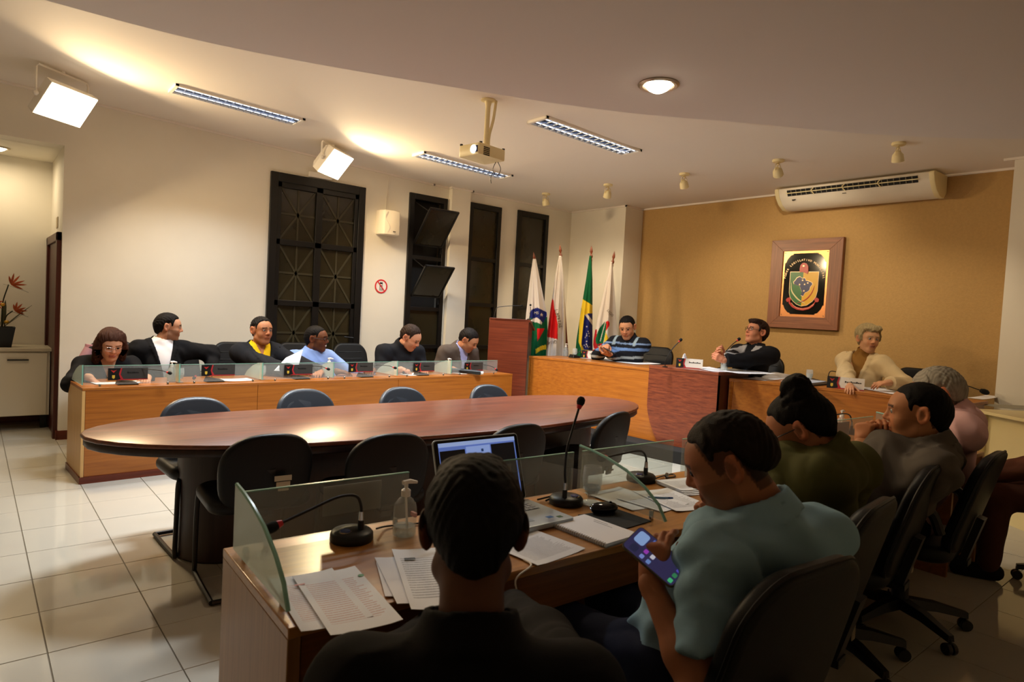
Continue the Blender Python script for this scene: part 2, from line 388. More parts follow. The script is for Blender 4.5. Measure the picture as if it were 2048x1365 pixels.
mesh('door_handle', MB().tube([(x1-.02, -.02, 1.02), (x1-.02, -.07, 1.02), (x1-.14, -.075, 1.03)], .008).bx(x1-.04, x1-.005, -.028, -.018, .92, 1.14), M_blk, leaf)
# tall windows
def window(n, x0, x1, zt, opened):
    r = struct_root('window_%d' % n, ((x0+x1)/2, YW, WB)); hw = (x1-x0)/2; h = zt-WB
    f = MB().bx(-hw, -hw+.075, -.03, .06, 0, h).bx(hw-.06, hw, -.03, .06, 0, h).bx(-hw+.075, hw-.06, -.03, .06, h-.075, h).bx(-hw+.075, hw-.06, -.03, .06, 0, .06)
    mesh('window_frame', f, M_blackwin, r, bevel=.003)
    rows = [.06, .62, 1.22, 1.86, h-.075] if not opened else [.06, .62, 1.12, 1.79, h-.075]
    a, b = -hw+.075, hw-.06
    for k in range(4):
        z0, z1 = rows[k], rows[k+1]
        if k: mesh('window_rail', MB().bx(a, b, -.022, .04, z0-.025, z0+.025), M_blackwin, r, bevel=.003)
        if opened and k >= 2:
            # sash tilted into the room, hinged below
            L = z1-z0-.02; ang = math.radians(-40); R = Matrix.Rotation(-ang, 3, 'X'); piv = Vector((0, -.02, z0+.16))
            def pl(x, y, z): return piv+R @ Vector((x, y, z))
            sm = MB()
            for (ux0, ux1, uz0, uz1) in ((a, a+.022, 0, L*.8), (b-.022, b, 0, L*.8), (a, b, 0, .022), (a, b, L*.8-.022, L*.8)):
                sm.box(pl((ux0+ux1)/2, 0, (uz0+uz1)/2), (ux1-ux0, .025, uz1-uz0), R)
            s_ = mesh('sash', sm, M_blackwin, r, bevel=.002)
            mesh('pane', MB().box(pl((a+b)/2, 0, L*.4), (b-a-.04, .006, L*.8-.04), R), M_pane, s_, smooth=0)
            mesh('stay_arm', MB().tube([piv+Vector((a+.02, 0, L*.75)), pl(a+.012, 0, L*.72)], .006).tube([piv+Vector((b-.02, .0, -.02)), piv+Vector((b-.05, -.05, -.09))], .008), M_blk, s_)
            mesh('opening_behind', MB().bx(a, b, .10, .11, z0, z1), M_blkm, r, smooth=0)
        else: mesh('pane', MB().bx(a, b, .01, .018, z0+.02 if k else z0, z1), M_pane, r, smooth=0)
    return r
for n, (a, b, zt) in enumerate(WIN): window(n+1, a, b, zt, n == 0)
struct('wall_outside', MB().bx(2.3, 7.2, YW+.5, YW+.55, 0, 3.2), mat('dark_yard_wall', '#3a3424', .9), smooth=0)
# dark platform under the tribune
plat = [(5.05, 6.55), (5.18, 6.1), (5.34, 5.3), (5.42, 4.3), (5.52, 3.4), (5.66, 2.4), (5.74, 1.9), (5.78, 1.72), (XC-.03, 1.72), (XB-.01, 1.72), (XB-.01, 6.25), (XC-.02, 6.25), (XC-.02, 6.55)]
struct('floor_platform', MB().slab(plat, 0.001, .128, .006, 1), mat('black_platform_carpet', '#131312', .9, bump=.3), smooth=30)

# ================================================================ fixtures
M_louv = mat('louvre_aluminium', '#aeb8cc', .25, .9)
M_tubeL = mat('fluorescent_tube', '#ffffff', .5, emit=1.5, ecol=(.78, .88, 1))
M_fixw = mat('fixture_white_enamel', '#ece7dc', .4)
def troffer(x0, x1, y0, y1, label, pw=1):
    cx, cy = (x0+x1)/2, (y0+y1)/2; z = zc(cx); r = thing('ceiling_light', label, 'ceiling light', (cx, cy, z), 0, 'recessed fluorescent ceiling lights')
    sl = math.atan((zc(x1)-zc(x0))/(x1-x0)); r.rotation_euler = (0, -sl, 0); lx, ly = x1-x0, y1-y0
    f = MB()
    for a in ((-lx/2, lx/2, -ly/2, -ly/2+.018), (-lx/2, lx/2, ly/2-.018, ly/2), (-lx/2, -lx/2+.03, -ly/2, ly/2), (lx/2-.03, lx/2, -ly/2, ly/2)): f.bx(*a, -.020, .004)
    mesh('frame', f, M_fixw, r, bevel=.002)
    n = 16; l = MB()
    l.bx(-lx/2+.03, lx/2-.03, -.006, .006, -.019, -.001)
    mesh('divider', l, M_louv, r)
    fin = None
    for k in range(1, n):
        xx = -lx/2+.03+(lx-.06)*k/n
        if fin is None: fin = mesh('louvre_blade', MB().add([(-.005, -ly/2+.02, -.001), (.005, -ly/2+.02, -.001), (.001, -ly/2+.02, -.020), (-.001, -ly/2+.02, -.020), (-.005, ly/2-.02, -.001), (.005, ly/2-.02, -.001), (.001, ly/2-.02, -.020), (-.001, ly/2-.02, -.020)], [(0, 1, 2, 3), (7, 6, 5, 4), (0, 4, 5, 1), (1, 5, 6, 2), (2, 6, 7, 3), (3, 7, 4, 0)]), M_louv, r); o = fin
        else: o = bpy.data.objects.new('louvre_blade', fin.data); COL.objects.link(o); o.parent = r
        o.location.x = xx
    for s in (-1, 1): mesh('tube', MB().tube([(-lx/2+.04, s*.062, -.006), (lx/2-.04, s*.062, -.006)], .0055, 8), M_tubeL, r)
    mesh('reflector', MB().bx(-lx/2+.02, lx/2-.02, -ly/2+.01, ly/2-.01, -.0025, -.0005), mat('reflector_blue_grey', '#59617a', .3, .7), r, smooth=0)
    area('lamp', (cx, cy, z-.03), (cx, cy, 0), lx-.1, ly-.06, TROF_W*pw, TROF_COL, spread=112)
troffer(1.294, 2.415, 6.085, 6.355, 'louvred fluorescent ceiling light nearest the first floodlight', .8)
troffer(3.715, 4.970, 6.065, 6.318, 'louvred fluorescent ceiling light behind the projector', .8)
troffer(3.720, 4.992, 4.140, 4.395, 'louvred fluorescent ceiling light right of the projector', 2.2)
troffer(1.294, 2.415, 4.140, 4.395, 'added unseen louvred fluorescent ceiling light above the left half of the oval table', 2.0)  # unseen fixture added to brighten the floor and lowered ceiling
M_lit = mat('lit_diffuser', '#ffffff', .5, emit=14, ecol=(1, .86, .62))
def flood(px_c, d, label, tgt):
    # box floodlight on a yoke, glowing front glass tilted down into the room
    p = ad(*px_c, d); r = thing('floodlight', label, 'floodlight', p, 0, 'ceiling-hung floodlights')
    dirv = Vector(tgt).normalized(); X = Vector((0, 0, 1)).cross(dirv).normalized(); Z = dirv.cross(X); R = Matrix((X, dirv, Z)).transposed()
    w_, h_, dp = .43, .30, .14
    def L(x, y, z): return R @ Vector((x, y, z))
    hb = MB(); vs = []
    for y, k in ((0, 1), (-dp*.55, .97), (-dp, .72)): vs += [L(x*w_/2*k, y, z*h_/2*k) for x, z in ((-1, -1), (1, -1), (1, 1), (-1, 1))]
    hb.add(vs, [(0, 3, 2, 1), (8, 9, 10, 11)]+[(i*4+k, i*4+(k+1) % 4, i*4+4+(k+1) % 4, i*4+4+k) for i in range(2) for k in range(4)])
    mesh('housing', hb, M_fixw, r, smooth=20)
    mesh('front_glass', MB().add([L(x*w_*.48, .006, z*h_*.48) for x, z in ((-1, -1), (1, -1), (1, 1), (-1, 1))]+[L(x*w_*.48, .001, z*h_*.48) for x, z in ((-1, -1), (1, -1), (1, 1), (-1, 1))], [(3, 2, 1, 0), (0, 1, 5, 4), (1, 2, 6, 5), (2, 3, 7, 6), (3, 0, 4, 7), (4, 5, 6, 7)]), M_lit, r, smooth=0)
    top = zc(p.x)-p.z
    yk = [L(-w_/2-.02, -.05, 0), L(-w_/2-.02, -.05, 0)+Vector((0, 0, top-.03)), L(w_/2+.02, -.05, 0)+Vector((0, 0, top-.03)), L(w_/2+.02, -.05, 0)]
    mz = max(yk[1].z, yk[2].z); yk[1].z = yk[2].z = top-.02
    mesh('yoke', MB().tube([yk[0], yk[1]*.9+yk[0]*.1, yk[1]*.97+yk[2]*.03, yk[2]*.97+yk[1]*.03, yk[2]*.9+yk[3]*.1, yk[3]], .009, 6), M_fixw, r)
    for s in (0, 3): mesh('knob', MB().ball(yk[s], .022, 8, 6), M_fixw, r)
    mc = (yk[1]+yk[2])/2; mesh('ceiling_bolt', MB().tube([mc, mc+Vector((0, 0, .03))], .014, 8), M_fixw, r)
    c = p+L(0, .03, 0); area('lamp', c, c+dirv, w_*.9, h_*.9, FLOOD_W, FLOOD_COL, spread=170)
flood((133, 212), 5.35, 'large glowing floodlight above the alcove at far left', (.46, -.62, -.62))
flood((672, 330), 7.0, 'glowing floodlight hung above the black steel door', (.46, -.62, -.62))
# ceiling spots in a row before the tan wall
def spot(p, label, tgt):
    r = thing('spotlight', label, 'spotlight', p, 0, 'white ceiling spotlights')
    mesh('canopy', MB().lathe([(0.0, 0), (.055, 0), (.058, -.012), (.052, -.022), (0.0, -.024)], 18), M_cream, r)
    d = (Vector(tgt)-Vector(p)).normalized(); R = d.to_track_quat('-Z', 'Y').to_matrix(); c = Vector((0, 0, -.115))
    mesh('yoke', MB().tube(curve3([(-.05, 0, -.115), (-.048, 0, -.06), (0, 0, -.034), (.048, 0, -.06), (.05, 0, -.115)], 4), .004, 6), M_cream, r)
    mesh('lamp_head', MB().lathe([(.0, .045), (.02, .045), (.028, .03), (.044, .012), (.048, -.02), (.050, -.045), (.046, -.047), (.042, -.03), (0, -.028)], 18, c, R), M_cream, r)
    mesh('bulb_face', MB().lathe([(.0, -.034), (.04, -.034), (.0, -.033)], 16, c, R), M_lit if False else mat('spot_bulb', '#fff2dd', .4, emit=6, ecol=(1, .8, .5)), r)
    mesh('cable', MB().tube(curve3([(0, 0, -.024), (.018, .01, -.045), (-.005, .0, -.07)], 4), .006, 6), M_cream, r)
    l = bpy.data.lights.new('lamp', 'SPOT'); l.energy = SPOT_W; l.color = SPOT_COL; l.spot_size = math.radians(95); l.spot_blend = .8; l.shadow_soft_size = .04
    o = bpy.data.objects.new('lamp', l); COL.objects.link(o); q = Vector(p)+c+d*.06; o.location = q; o.rotation_euler = (Vector(tgt)-q).to_track_quat('-Z', 'Y').to_euler()
for k, (x, y, lab, tg) in enumerate((
    (6.0, 6.603, 'small white ceiling spotlight nearest the windows', (6.9, 6.7, .9)), (6.04, 5.515, 'small white ceiling spotlight above the flags', (6.7, 6.3, 1.6)),
    (6.08, 4.423, 'third ceiling spotlight from the windows, over the middle seat', (7.3, 4.7, 1.2)), (6.12, 3.349, 'white ceiling spotlight at the left end of the air conditioner', (7.66, 3.75, 1.9)),
    (6.17, 2.279, 'white ceiling spotlight before the right end of the air conditioner', (7.2, 2.5, .9)))): spot((x, y, 3.08), lab, tg)
# downlights
def downlight(p, label, s=1, wtt=DOWN_W):
    r = thing('downlight', label, 'downlight', p)
    mesh('trim_ring', MB().lathe([(.075*s, 0), (.11*s, 0), (.112*s, -.006), (.10*s, -.014), (.085*s, -.012), (.075*s, 0)], 28), mat('satin_nickel', '#b9ad9a', .3, .8), r)
    mesh('diffuser', MB().lathe([(.0, -.045*s), (.03*s, -.042*s), (.055*s, -.028*s), (.074*s, -.008), (.075*s, -.001), (0, -.001)], 24), M_lit, r)
    area('lamp', Vector(p)-Vector((0, 0, .06)), Vector(p)-Vector((0, 0, 1)), .12, .12, wtt, DOWN_COL)
downlight((2.855, 2.283, 2.707), 'round lit downlight in the curved lowered ceiling')
dl = az(6, 296, 2.759); downlight((dl.x-.03, dl.y, 2.759), 'small lit downlight in the alcove ceiling at the left edge', .8, 6)
# projector on its pole
pj = onc(977, 200); r = thing('projector', 'white ceiling projector hanging from a pole', 'projector', (pj.x, pj.y, zc(pj.x)))
pb = ad(968, 300, (pj-O).dot(FW)); bz = pb.z-zc(pj.x); R = rotz(math.radians(8))
mesh('ceiling_plate', MB().lathe([(.0, 0), (.06, 0), (.062, -.008), (.03, -.014), (.022, -.05), (0, -.05)], 18), M_cream, r)
mesh('pole', MB().tube([(0, 0, -.02), (-.004, 0, bz+.05)], .021, 10), M_cream, r)
bx_ = MB(); bx_.slab(rrect(.30, .24, .02, 4), bz-.075, bz+.02, .012, 2, M=lambda p: (R @ Vector((p.x-.02, p.y+.02, 0)))+Vector((0, 0, p.z)))
body = mesh('body', bx_, M_cream, r)
def PJ(x, y, z): return (R @ Vector((x-.02, y+.02, 0)))+Vector((0, 0, z))
mesh('lens', MB().lathe([(.0, .008), (.03, .008), (.032, -.002), (.0, -.002)], 18, PJ(-.153, -.055, bz-.03), Matrix.Rotation(math.radians(-90), 3, 'Y')), mat('lens_glow', '#dfe6ff', .2, emit=5, ecol=(.8, .88, 1)), body)
mesh('lens_slot', MB().box(PJ(-.152, -.07, bz-.03), (.006, .06, .05), R), mat('blue_black_glass', '#14163a', .1), body)
vt = MB()
for i in range(5):
    for j in range(5): vt.box(PJ(-.10+i*.014, -.121, bz-.01-j*.014), (.009, .004, .009), R)
mesh('vent_holes', vt, M_blkm, body)
for x, y in ((-.14, .1), (.14, -.1), (-.12, -.1)): mesh('foot', MB().lathe([(.012, 0), (.012, .012), (0, .012)], 10, PJ(x, y, bz+.018)), M_blk, body)
mesh('conduit', MB().tube(curve3([(.055, -.03, -.002), (.035, -.03, -.16), (.015, -.01, -.30), (.03, -.01, -.42), (.10, 0, bz+.02)], 6), .012, 8), M_cream, r)
mesh('dangling_cable', MB().tube(curve3([PJ(.12, -.06, bz-.07), PJ(.15, -.07, bz-.13), PJ(.11, -.07, bz-.19), PJ(.07, -.06, bz-.15), PJ(.10, -.06, bz-.08)], 6), .003, 5).tube(curve3([PJ(.07, -.06, bz-.17), PJ(.05, -.06, bz-.22), PJ(.06, -.06, bz-.26)], 5), .003, 5), M_blk, r)
# loudspeaker on the wall
r = thing('wall_speaker', 'white loudspeaker mounted on the wall beside the door', 'loudspeaker', (4.02, YW, 2.47))
prof = [(-.135, 0), (-.14, -.09), (-.10, -.16), (0, -.185), (.10, -.165), (.135, -.09), (.13, 0)]
mesh('cabinet', MB().slab(prof, -.15, .15, .012, 2), mat('speaker_white', '#efe6d2', .5), r)
mesh('grille', MB().slab([(-.07+.025*math.sin(i/12*math.pi*2), -.128+i/12*.26) for i in range(13)]+[(.12, .132), (.122, -.128)], 0, .004, M=lambda p: Vector((p.x, -.178-.012*(1-(p.x/.12)**2)+abs(p.x)*.25-p.z, p.y))), mat('speaker_grille', '#ddd6c8', .7, bump=.4, bs=500), r)
mesh('badge', MB().bx(.0, .035, -.196, -.190, -.118, -.108), M_blk, r)
mesh('cable', MB().tube(curve3([(-.02, -.008, .15), (-.01, -.008, .35), (.01, -.008, .60)], 5), .004, 5), M_wall, r)
# no-phone sign
r = thing('no_phone_sign', 'round red and white no mobile phone sign on wall', 'sign', (3.99, YW, 1.677))
RX = Matrix.Rotation(math.radians(90), 3, 'X')
mesh('disc', MB().lathe([(0, .001), (.083, .001), (.083, .003), (0, .003)], 32, (0, 0, 0), RX), mat('sign_white', '#e9e2da', .5), r)
mesh('ring', MB().lathe([(.072, .0032), (.088, .0032), (.088, .006), (.072, .006), (.072, .0032)], 36, (0, 0, 0), RX), mat('sign_red', '#d2232c', .5), r)
mesh('slash', MB().box((0, -.006, 0), (.15, .002, .013), Matrix.Rotation(math.radians(50), 3, 'Y')), MATS['sign_red'], r)
ph = MB().box((0, -.005, -.008), (.042, .002, .008)); ph = MB()
for c_, s_ in (((0, -.0045, .012), (.030, .002, .07)),): ph.box(c_, s_)
p_ = mesh('phone_body', MB().bx(-.02, -.016, -.005, -.003, -.05, .04).bx(.016, .02, -.005, -.003, -.05, .04).bx(-.02, .02, -.005, -.003, -.054, -.05).bx(-.02, .02, -.005, -.003, .03, .05).bx(-.012, .012, -.005, -.003, -.03, -.026).bx(-.012, .012, -.005, -.003, -.042, -.038).bx(-.010, .010, -.005, -.003, -.012, .016), M_blk, r, smooth=0)
# air conditioner under the ceiling
ac = thing('air_conditioner', 'long cream ceiling-mounted air conditioner over the tan wall', 'air conditioner', (XB, 3.17, 3.08))
pf = [(-.03, -.02), (-.36, -.02), (-.40, -.035), (-.405, -.06), (-.37, -.13), (-.30, -.20), (-.20, -.25), (-.08, -.25), (-.02, -.19), (-.02, -.02)]
L2 = .80
def acM(p): return Vector((p.x, p.z, p.y))
mesh('body', MB().slab(pf[:-1], -L2, L2, .006, 1, M=acM), mat('ac_panel_white', '#e4dccb', .45), ac)
for s in (-1, 1): mesh('end_cap', MB().slab([(x*1.02-.002, z*1.03+.003) for x, z in pf[:-1]], s*L2-(.05 if s > 0 else -.0), s*L2+(.0 if s > 0 else .05), .01, 2, M=lambda p, s=s: Vector((p.x, p.z+(.03 if s > 0 else -.03), p.y))), M_cream, ac)
mesh('air_outlet', MB().box((-.392, 0, -.092), (.006, 1.36, .07), Matrix.Rotation(math.radians(-28), 3, 'Y')), M_blkm, ac, smooth=0)
v0 = None
for k in range(23):
    y = -.63+k*.0573
    if v0 is None: v0 = mesh('vane', MB().box((-.397, 0, -.092), (.012, .007, .066), Matrix.Rotation(math.radians(-28), 3, 'Y') @ rotz(math.radians(35))), mat('vane_grey', '#7d7768', .5), ac); v = v0
    else: v = bpy.data.objects.new('vane', v0.data); COL.objects.link(v); v.parent = ac
    v.location.y = y
mesh('deflector', MB().box((-.405, 0, -.094), (.004, 1.38, .010), Matrix.Rotation(math.radians(-28), 3, 'Y')), M_cream, ac)
for y in (-.33, .03, .37): mesh('deflector_clip', MB().tube(curve3([(-.412, y, -.062), (-.414, y+.02, -.09), (-.385, y, -.13)], 4), .006, 6), M_cream, ac)
mesh('badge', MB().lathe([(0, 0), (.022, 0), (.022, .003), (0, .003)], 16, (-.345, .62, -.162), Matrix.Rotation(math.radians(-45), 3, 'Y')), M_blk, ac)
mesh('logo', MB().box((-.355, .05, -.15), (.004, .04, .012), Matrix.Rotation(math.radians(-45), 3, 'Y')), mat('logo_grey', '#8b8478', .5), ac)
# ================================================================ furniture
def standoff(parent, p, up=.03): 
    mesh('standoff', MB().lathe([(.0085, 0), (.0085, up), (.006, up+.004), (0, up+.004)], 10, p), M_chrome, parent)
# ---- long oak desk along the windows
DLo = Vector((.640, 5.608, 0)); DLr = math.atan2(5.83-5.608, 4.92-.64); DLL = 4.29; DLD = .56; DLZ = .71
deskL = thing('council_desk', 'long oak council desk running along the windows', 'desk', DLo, DLr)
def toL(p): q = Vector(p)-DLo; return rotz(-DLr) @ q
def fromL(x, y, z): return DLo+rotz(DLr) @ Vector((x, y, z))
s1, s2 = toL(az(524, 767.5, DLZ)).x, toL(az(803, 757, DLZ)).x
for a, b in ((0.02, s1), (s1, s2), (s2, DLL)): mesh('front_panel', MB().bx(a+.0015, b-.0015, 0, .025, .05, DLZ-.022), M_oak, deskL, bevel=.002)
mesh('desktop', MB().bx(0, DLL, -.002, DLD, DLZ-.022, DLZ), M_oak, deskL, bevel=.003)
mesh('end_panel', MB().bx(0, .02, .0, DLD, .05, DLZ-.022), M_oakz, deskL); mesh('end_panel', MB().bx(DLL-.02, DLL, .025, DLD, .05, DLZ-.022), M_oakz, deskL)
mesh('skirting', MB().bx(-.008, DLL, -.01, .03, 0, .05).bx(-.008, .02, 0, DLD, 0, .05), M_red, deskL)
GL = [(167, 350), (363, 520), (532, 672), (678, 797), (810, 908), (922, 1012)]
NP = []
for a, b in GL:
    yl = .07; pa = toL(ay(a, 745, DLo.y+.09)); pb_ = toL(ay(b, 740, DLo.y+.09+.04)); xa, xb = pa.x, pb_.x
    NP.append((xa, xb))
    g_ = mesh('glass_screen', MB().bx(xa, xb, yl, yl+.008, DLZ+.012, DLZ+.155), M_glass, deskL, smooth=0)
    mesh('glass_edge', MB().bx(xa, xb, yl-.0005, yl+.0085, DLZ+.155, DLZ+.158), M_gedge, g_, smooth=0)
    for xx in (xa+.1, xb-.06): standoff(deskL, (xx, yl-.01, DLZ), .016)
    d_ = mesh('glass_divider', MB().slab([(0, 0), (.40, 0), (.34, .05), (.22, .105), (.1, .14), (0, .15)], 0, .008, M=lambda p, xx=xa-.012: Vector((xx+p.z, yl+.01+p.x, DLZ+.012+p.y))), M_frost, deskL, smooth=0)
    mesh('glass_edge', MB().bx(xa-.013, xa-.003, yl+.004, yl+.0095, DLZ+.012, DLZ+.162), M_gedge, d_, smooth=0)
# ---- oval conference table
raw = [(142, 868), (180, 855), (340, 832), (450, 824), (560, 818), (680, 811), (800, 805), (960, 796), (1100, 791), (1200, 793), (1260, 802), (1281, 812), (1240, 825), (1150, 845), (1030, 857), (900, 868), (760, 879), (620, 888), (470, 890), (350, 888), (200, 882), (160, 876)]
TZ = .73; pts = np.array([(az(x, y, TZ).x, az(x, y, TZ).y) for x, y in raw]); c_ = pts.mean(0)
def closed_fit(pts, order=5, n=72):
    z = pts[:, 0]+1j*pts[:, 1]; d = np.abs(np.diff(np.r_[z, z[:1]])); t = np.r_[0, np.cumsum(d)[:-1]]/d.sum()*2*np.pi
    ks = np.arange(-order, order+1); A = np.exp(1j*np.outer(t, ks)); reg = np.diag(.02*np.abs(ks)**2.)
    co = np.linalg.solve(A.conj().T@A+reg, A.conj().T@z); tt = np.arange(n)/n*2*np.pi; q = np.exp(1j*np.outer(tt, ks))@co
    return [(v.real, v.imag) for v in q]
oval = closed_fit(pts)
tab = thing('conference_table', 'large oval polished walnut conference table in the middle', 'table', (2.35, 3.6, 0))
off = lambda p: Vector((p.x-2.35, p.y-3.6, p.z))
mesh('tabletop', MB().slab(oval, TZ-.022, TZ, .006, 2, M=off), M_tab, tab, smooth=50)
def inset(o, k): 
    cx = sum(p[0] for p in o)/len(o); cy = sum(p[1] for p in o)/len(o); return [(cx+(x-cx)*(1-k/math.hypot(x-cx, y-cy)), cy+(y-cy)*(1-k/math.hypot(x-cx, y-cy))) for x, y in o]
mesh('apron', MB().slab(inset(oval, .012), TZ-.062, TZ-.022, .004, 1, M=off), M_wenge, tab, smooth=50)
stad = [(1.15+.27*math.cos(a), 3.80+.25*math.sin(a)) for a in np.linspace(math.pi/2, 3*math.pi/2, 13)]+[(3.55+.27*math.cos(a), 3.62+.25*math.sin(a)) for a in np.linspace(-math.pi/2, math.pi/2, 13)]
mesh('pedestal', MB().slab(stad, .012, TZ-.06, .0, M=off), M_wenge, tab, smooth=50)
mesh('plinth', MB().slab(inset(stad, .012), 0, .014, M=off), M_blkm, tab, smooth=50)
# ---- curved tribune on the platform
PZ = .13
tri = thing('tribune', 'curved raised tribune of oak wings and a mahogany centre', 'tribune', (5.6, 4.0, 0))
tof = lambda p: Vector((p.x-5.6, p.y-4.0, p.z))
def wing(front, z, m, name, ztop=.03, zb=PZ):
    f = curve3([(x, y, 0) for x, y in front], 6); back = [(p.x+.56, p.y) for p in f]
    fr = [(p.x, p.y) for p in f]
    mesh(name+'_top', MB().slab(fr+back[::-1], z-ztop, z, .003, 1, M=tof), m, tri, smooth=30)
    inn = [(x+.006, y) for x, y in fr]; th = [(x+.03, y) for x, y in fr]
    mesh(name+'_panel', MB().slab(inn+th[::-1], zb, z-ztop, M=tof), m, tri, smooth=30)
    for i in (0, -1):
        a, b = fr[i], back[i]; dy = .012 if i == 0 else -.012
        mesh(name+'_end', MB().slab([(a[0]+.01, a[1]-dy), (b[0]-.05, b[1]-dy), (b[0]-.05, b[1]-dy*3), (a[0]+.01, a[1]-dy*3)], zb, z-ztop, M=tof), m, tri, smooth=0)
wing([(5.379, 6.069), (5.50, 5.66), (5.593, 5.227), (5.64, 4.8), (5.655, 4.392), (5.68, 4.12)], .905, M_oaky, 'wing')
wing([(5.89, 3.585), (6.03, 3.26), (6.11, 2.976), (6.155, 2.6), (6.17, 2.197), (6.20, 1.86), (6.22, 1.63)], .885, M_oaky, 'wing')
# mahogany centre: panel whose near edge curves in towards the foot
A, B = Vector((5.605, 4.372, 0)), Vector((5.715, 3.60, 0)); cz = .948; d = (B-A); nz = 12
left = []; 
for k in range(nz+1):
    t = k/nz; z = PZ+(cz-.035-PZ)*t; s = .20*max(0, 1-t*1.9)**1.7; left.append((s, z))
cp = MB(); vs = []
for s, z in left:
    for dx in (0, .04): vs += [tuple(tof(A+d*s+Vector((dx, 0, z)))), tuple(tof(B+Vector((dx, 0, z))))]
fs = []
for k in range(nz):
    a = k*4; fs += [(a, a+1, a+5, a+4), (a+2, a+6, a+7, a+3), (a, a+4, a+6, a+2), (a+1, a+3, a+7, a+5)]
fs += [(0, 2, 3, 1), (nz*4, nz*4+1, nz*4+3, nz*4+2)]
cp.add(vs, fs); mesh('centre_panel', cp, M_mahy, tri, smooth=30)
mesh('centre_top', MB().slab([(A.x-.004, A.y), (B.x-.004, B.y-.003), (B.x+.6, B.y-.003), (A.x+.6, A.y)], cz-.035, cz, .003, 1, M=tof), M_mahy, tri, smooth=30)
mesh('centre_end', MB().slab([(B.x, B.y), (B.x+.56, B.y), (B.x+.56, B.y+.03), (B.x, B.y+.03)], PZ, cz-.035, M=tof), wood('mahogany_upright', '#3d170d', '#552415', 'Z'), tri, smooth=0)
# ---- lectern
lp0, lp1 = ad(979, 637, 8.10), ad(1058, 638.5, 8.02); zt = (lp0.z+lp1.z)/2; base = Vector(((lp0.x+lp1.x)/2, (lp0.y+lp1.y)/2, 0)); dv = (lp1-lp0); lw = Vector((dv.x, dv.y)).length; la = math.atan2(dv.y, dv.x)
lec = thing('lectern', 'tall mahogany lectern beside the four flags', 'lectern', base, la)
mesh('front_panel', MB().bx(-lw/2, lw/2, 0, .025, .02, zt), M_mah, lec, bevel=.003)
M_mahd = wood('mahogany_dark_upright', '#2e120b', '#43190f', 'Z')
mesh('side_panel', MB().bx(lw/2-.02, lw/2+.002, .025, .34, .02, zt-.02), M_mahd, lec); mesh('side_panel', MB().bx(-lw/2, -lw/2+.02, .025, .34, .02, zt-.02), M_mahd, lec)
mesh('reading_board', MB().add([(x, y, z) for x in (-lw/2+.01, lw/2+.02) for y, z in ((.0, zt-.004), (.48, zt-.12), (.48, zt-.145), (.0, zt-.03))], [(0, 1, 2, 3), (7, 6, 5, 4), (0, 4, 5, 1), (1, 5, 6, 2), (2, 6, 7, 3), (3, 7, 4, 0)]), M_mah, lec)
mesh('plinth', MB().bx(-lw/2-.01, lw/2+.01, -.01, .36, 0, .04), M_mahd, lec)
# ---- near desk
NDo = Vector((.555, 1.874, 0)); NDr = -.040; NDL = 4.30; NDD = .545; NZ = .72
nd_ = thing('members_desk', 'near oak members desk with glass screens, in the foreground', 'desk', NDo, NDr)
def toN(p): return rotz(-NDr) @ (Vector(p)-NDo)
def fromN(x, y, z): return NDo+rotz(NDr) @ Vector((x, y, z))
def nz_(x, y, z=NZ): return az(x, y, z)
M_oakn = wood('oak_desktop', '#94602c', '#b27c3e', 'X', rough=.3, coat=.25, band=26)
mesh('desktop', MB().bx(0, NDL, -NDD, 0, NZ-.025, NZ), M_oakn, nd_, bevel=.003)
mesh('end_panel', MB().bx(.0, .03, -NDD+.002, -.002, 0, NZ-.025), wood('oak_end_panel', '#8a6238', '#a5794a', 'Z', band=40), nd_, bevel=.002)
mesh('end_panel', MB().bx(NDL-.03, NDL, -NDD+.002, -.002, 0, NZ-.025), MATS['oak_end_panel'], nd_)
mesh('modesty_panel', MB().bx(.03, NDL-.03, -.03, -.005, .04, NZ-.025), M_oak, nd_)
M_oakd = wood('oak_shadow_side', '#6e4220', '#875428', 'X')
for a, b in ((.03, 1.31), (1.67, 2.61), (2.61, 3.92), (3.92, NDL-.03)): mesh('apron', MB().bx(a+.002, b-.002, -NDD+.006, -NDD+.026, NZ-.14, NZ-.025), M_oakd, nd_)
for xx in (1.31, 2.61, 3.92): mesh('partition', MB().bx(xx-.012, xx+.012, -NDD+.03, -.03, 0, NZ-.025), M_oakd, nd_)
dw_ = mesh('drawer', MB().bx(1.33, 1.655, -NDD-.14, -NDD-.122, NZ-.125, NZ-.045).bx(1.33, 1.342, -NDD-.13, -.12, NZ-.12, NZ-.05).bx(1.643, 1.655, -NDD-.13, -.12, NZ-.12, NZ-.05).bx(1.34, 1.645, -NDD-.13, -.12, NZ-.12, NZ-.112), wood('drawer_pine', '#a8753a', '#c69650', 'X'), nd_)
mesh('drawer_rail', MB().bx(1.322, 1.329, -NDD-.10, -.12, NZ-.10, NZ-.07).bx(1.656, 1.663, -NDD-.10, -.12, NZ-.10, NZ-.07), M_chrome, dw_)
yg = -.05
def ngl(xa, xb, note=None):
    g_ = mesh('glass_screen', MB().bx(xa, xb, yg, yg+.008, NZ+.014, NZ+.165), M_glass, nd_, smooth=0)
    mesh('glass_edge', MB().bx(xa, xb, yg-.0006, yg+.0086, NZ+.165, NZ+.168), M_gedge, g_, smooth=0)
    for xx in (xa+.08, xb-.05): standoff(nd_, (xx, yg-.012, NZ), .022)
    if note: mesh('taped_sheet', MB().bx(note[0], note[1], yg+.0095, yg+.011, NZ+.06, NZ+.15), mat('sheet_behind_glass', '#8e8a84', .8), g_, smooth=0)
X = lambda x, y: toN(az(x, y, NZ+.166)).x
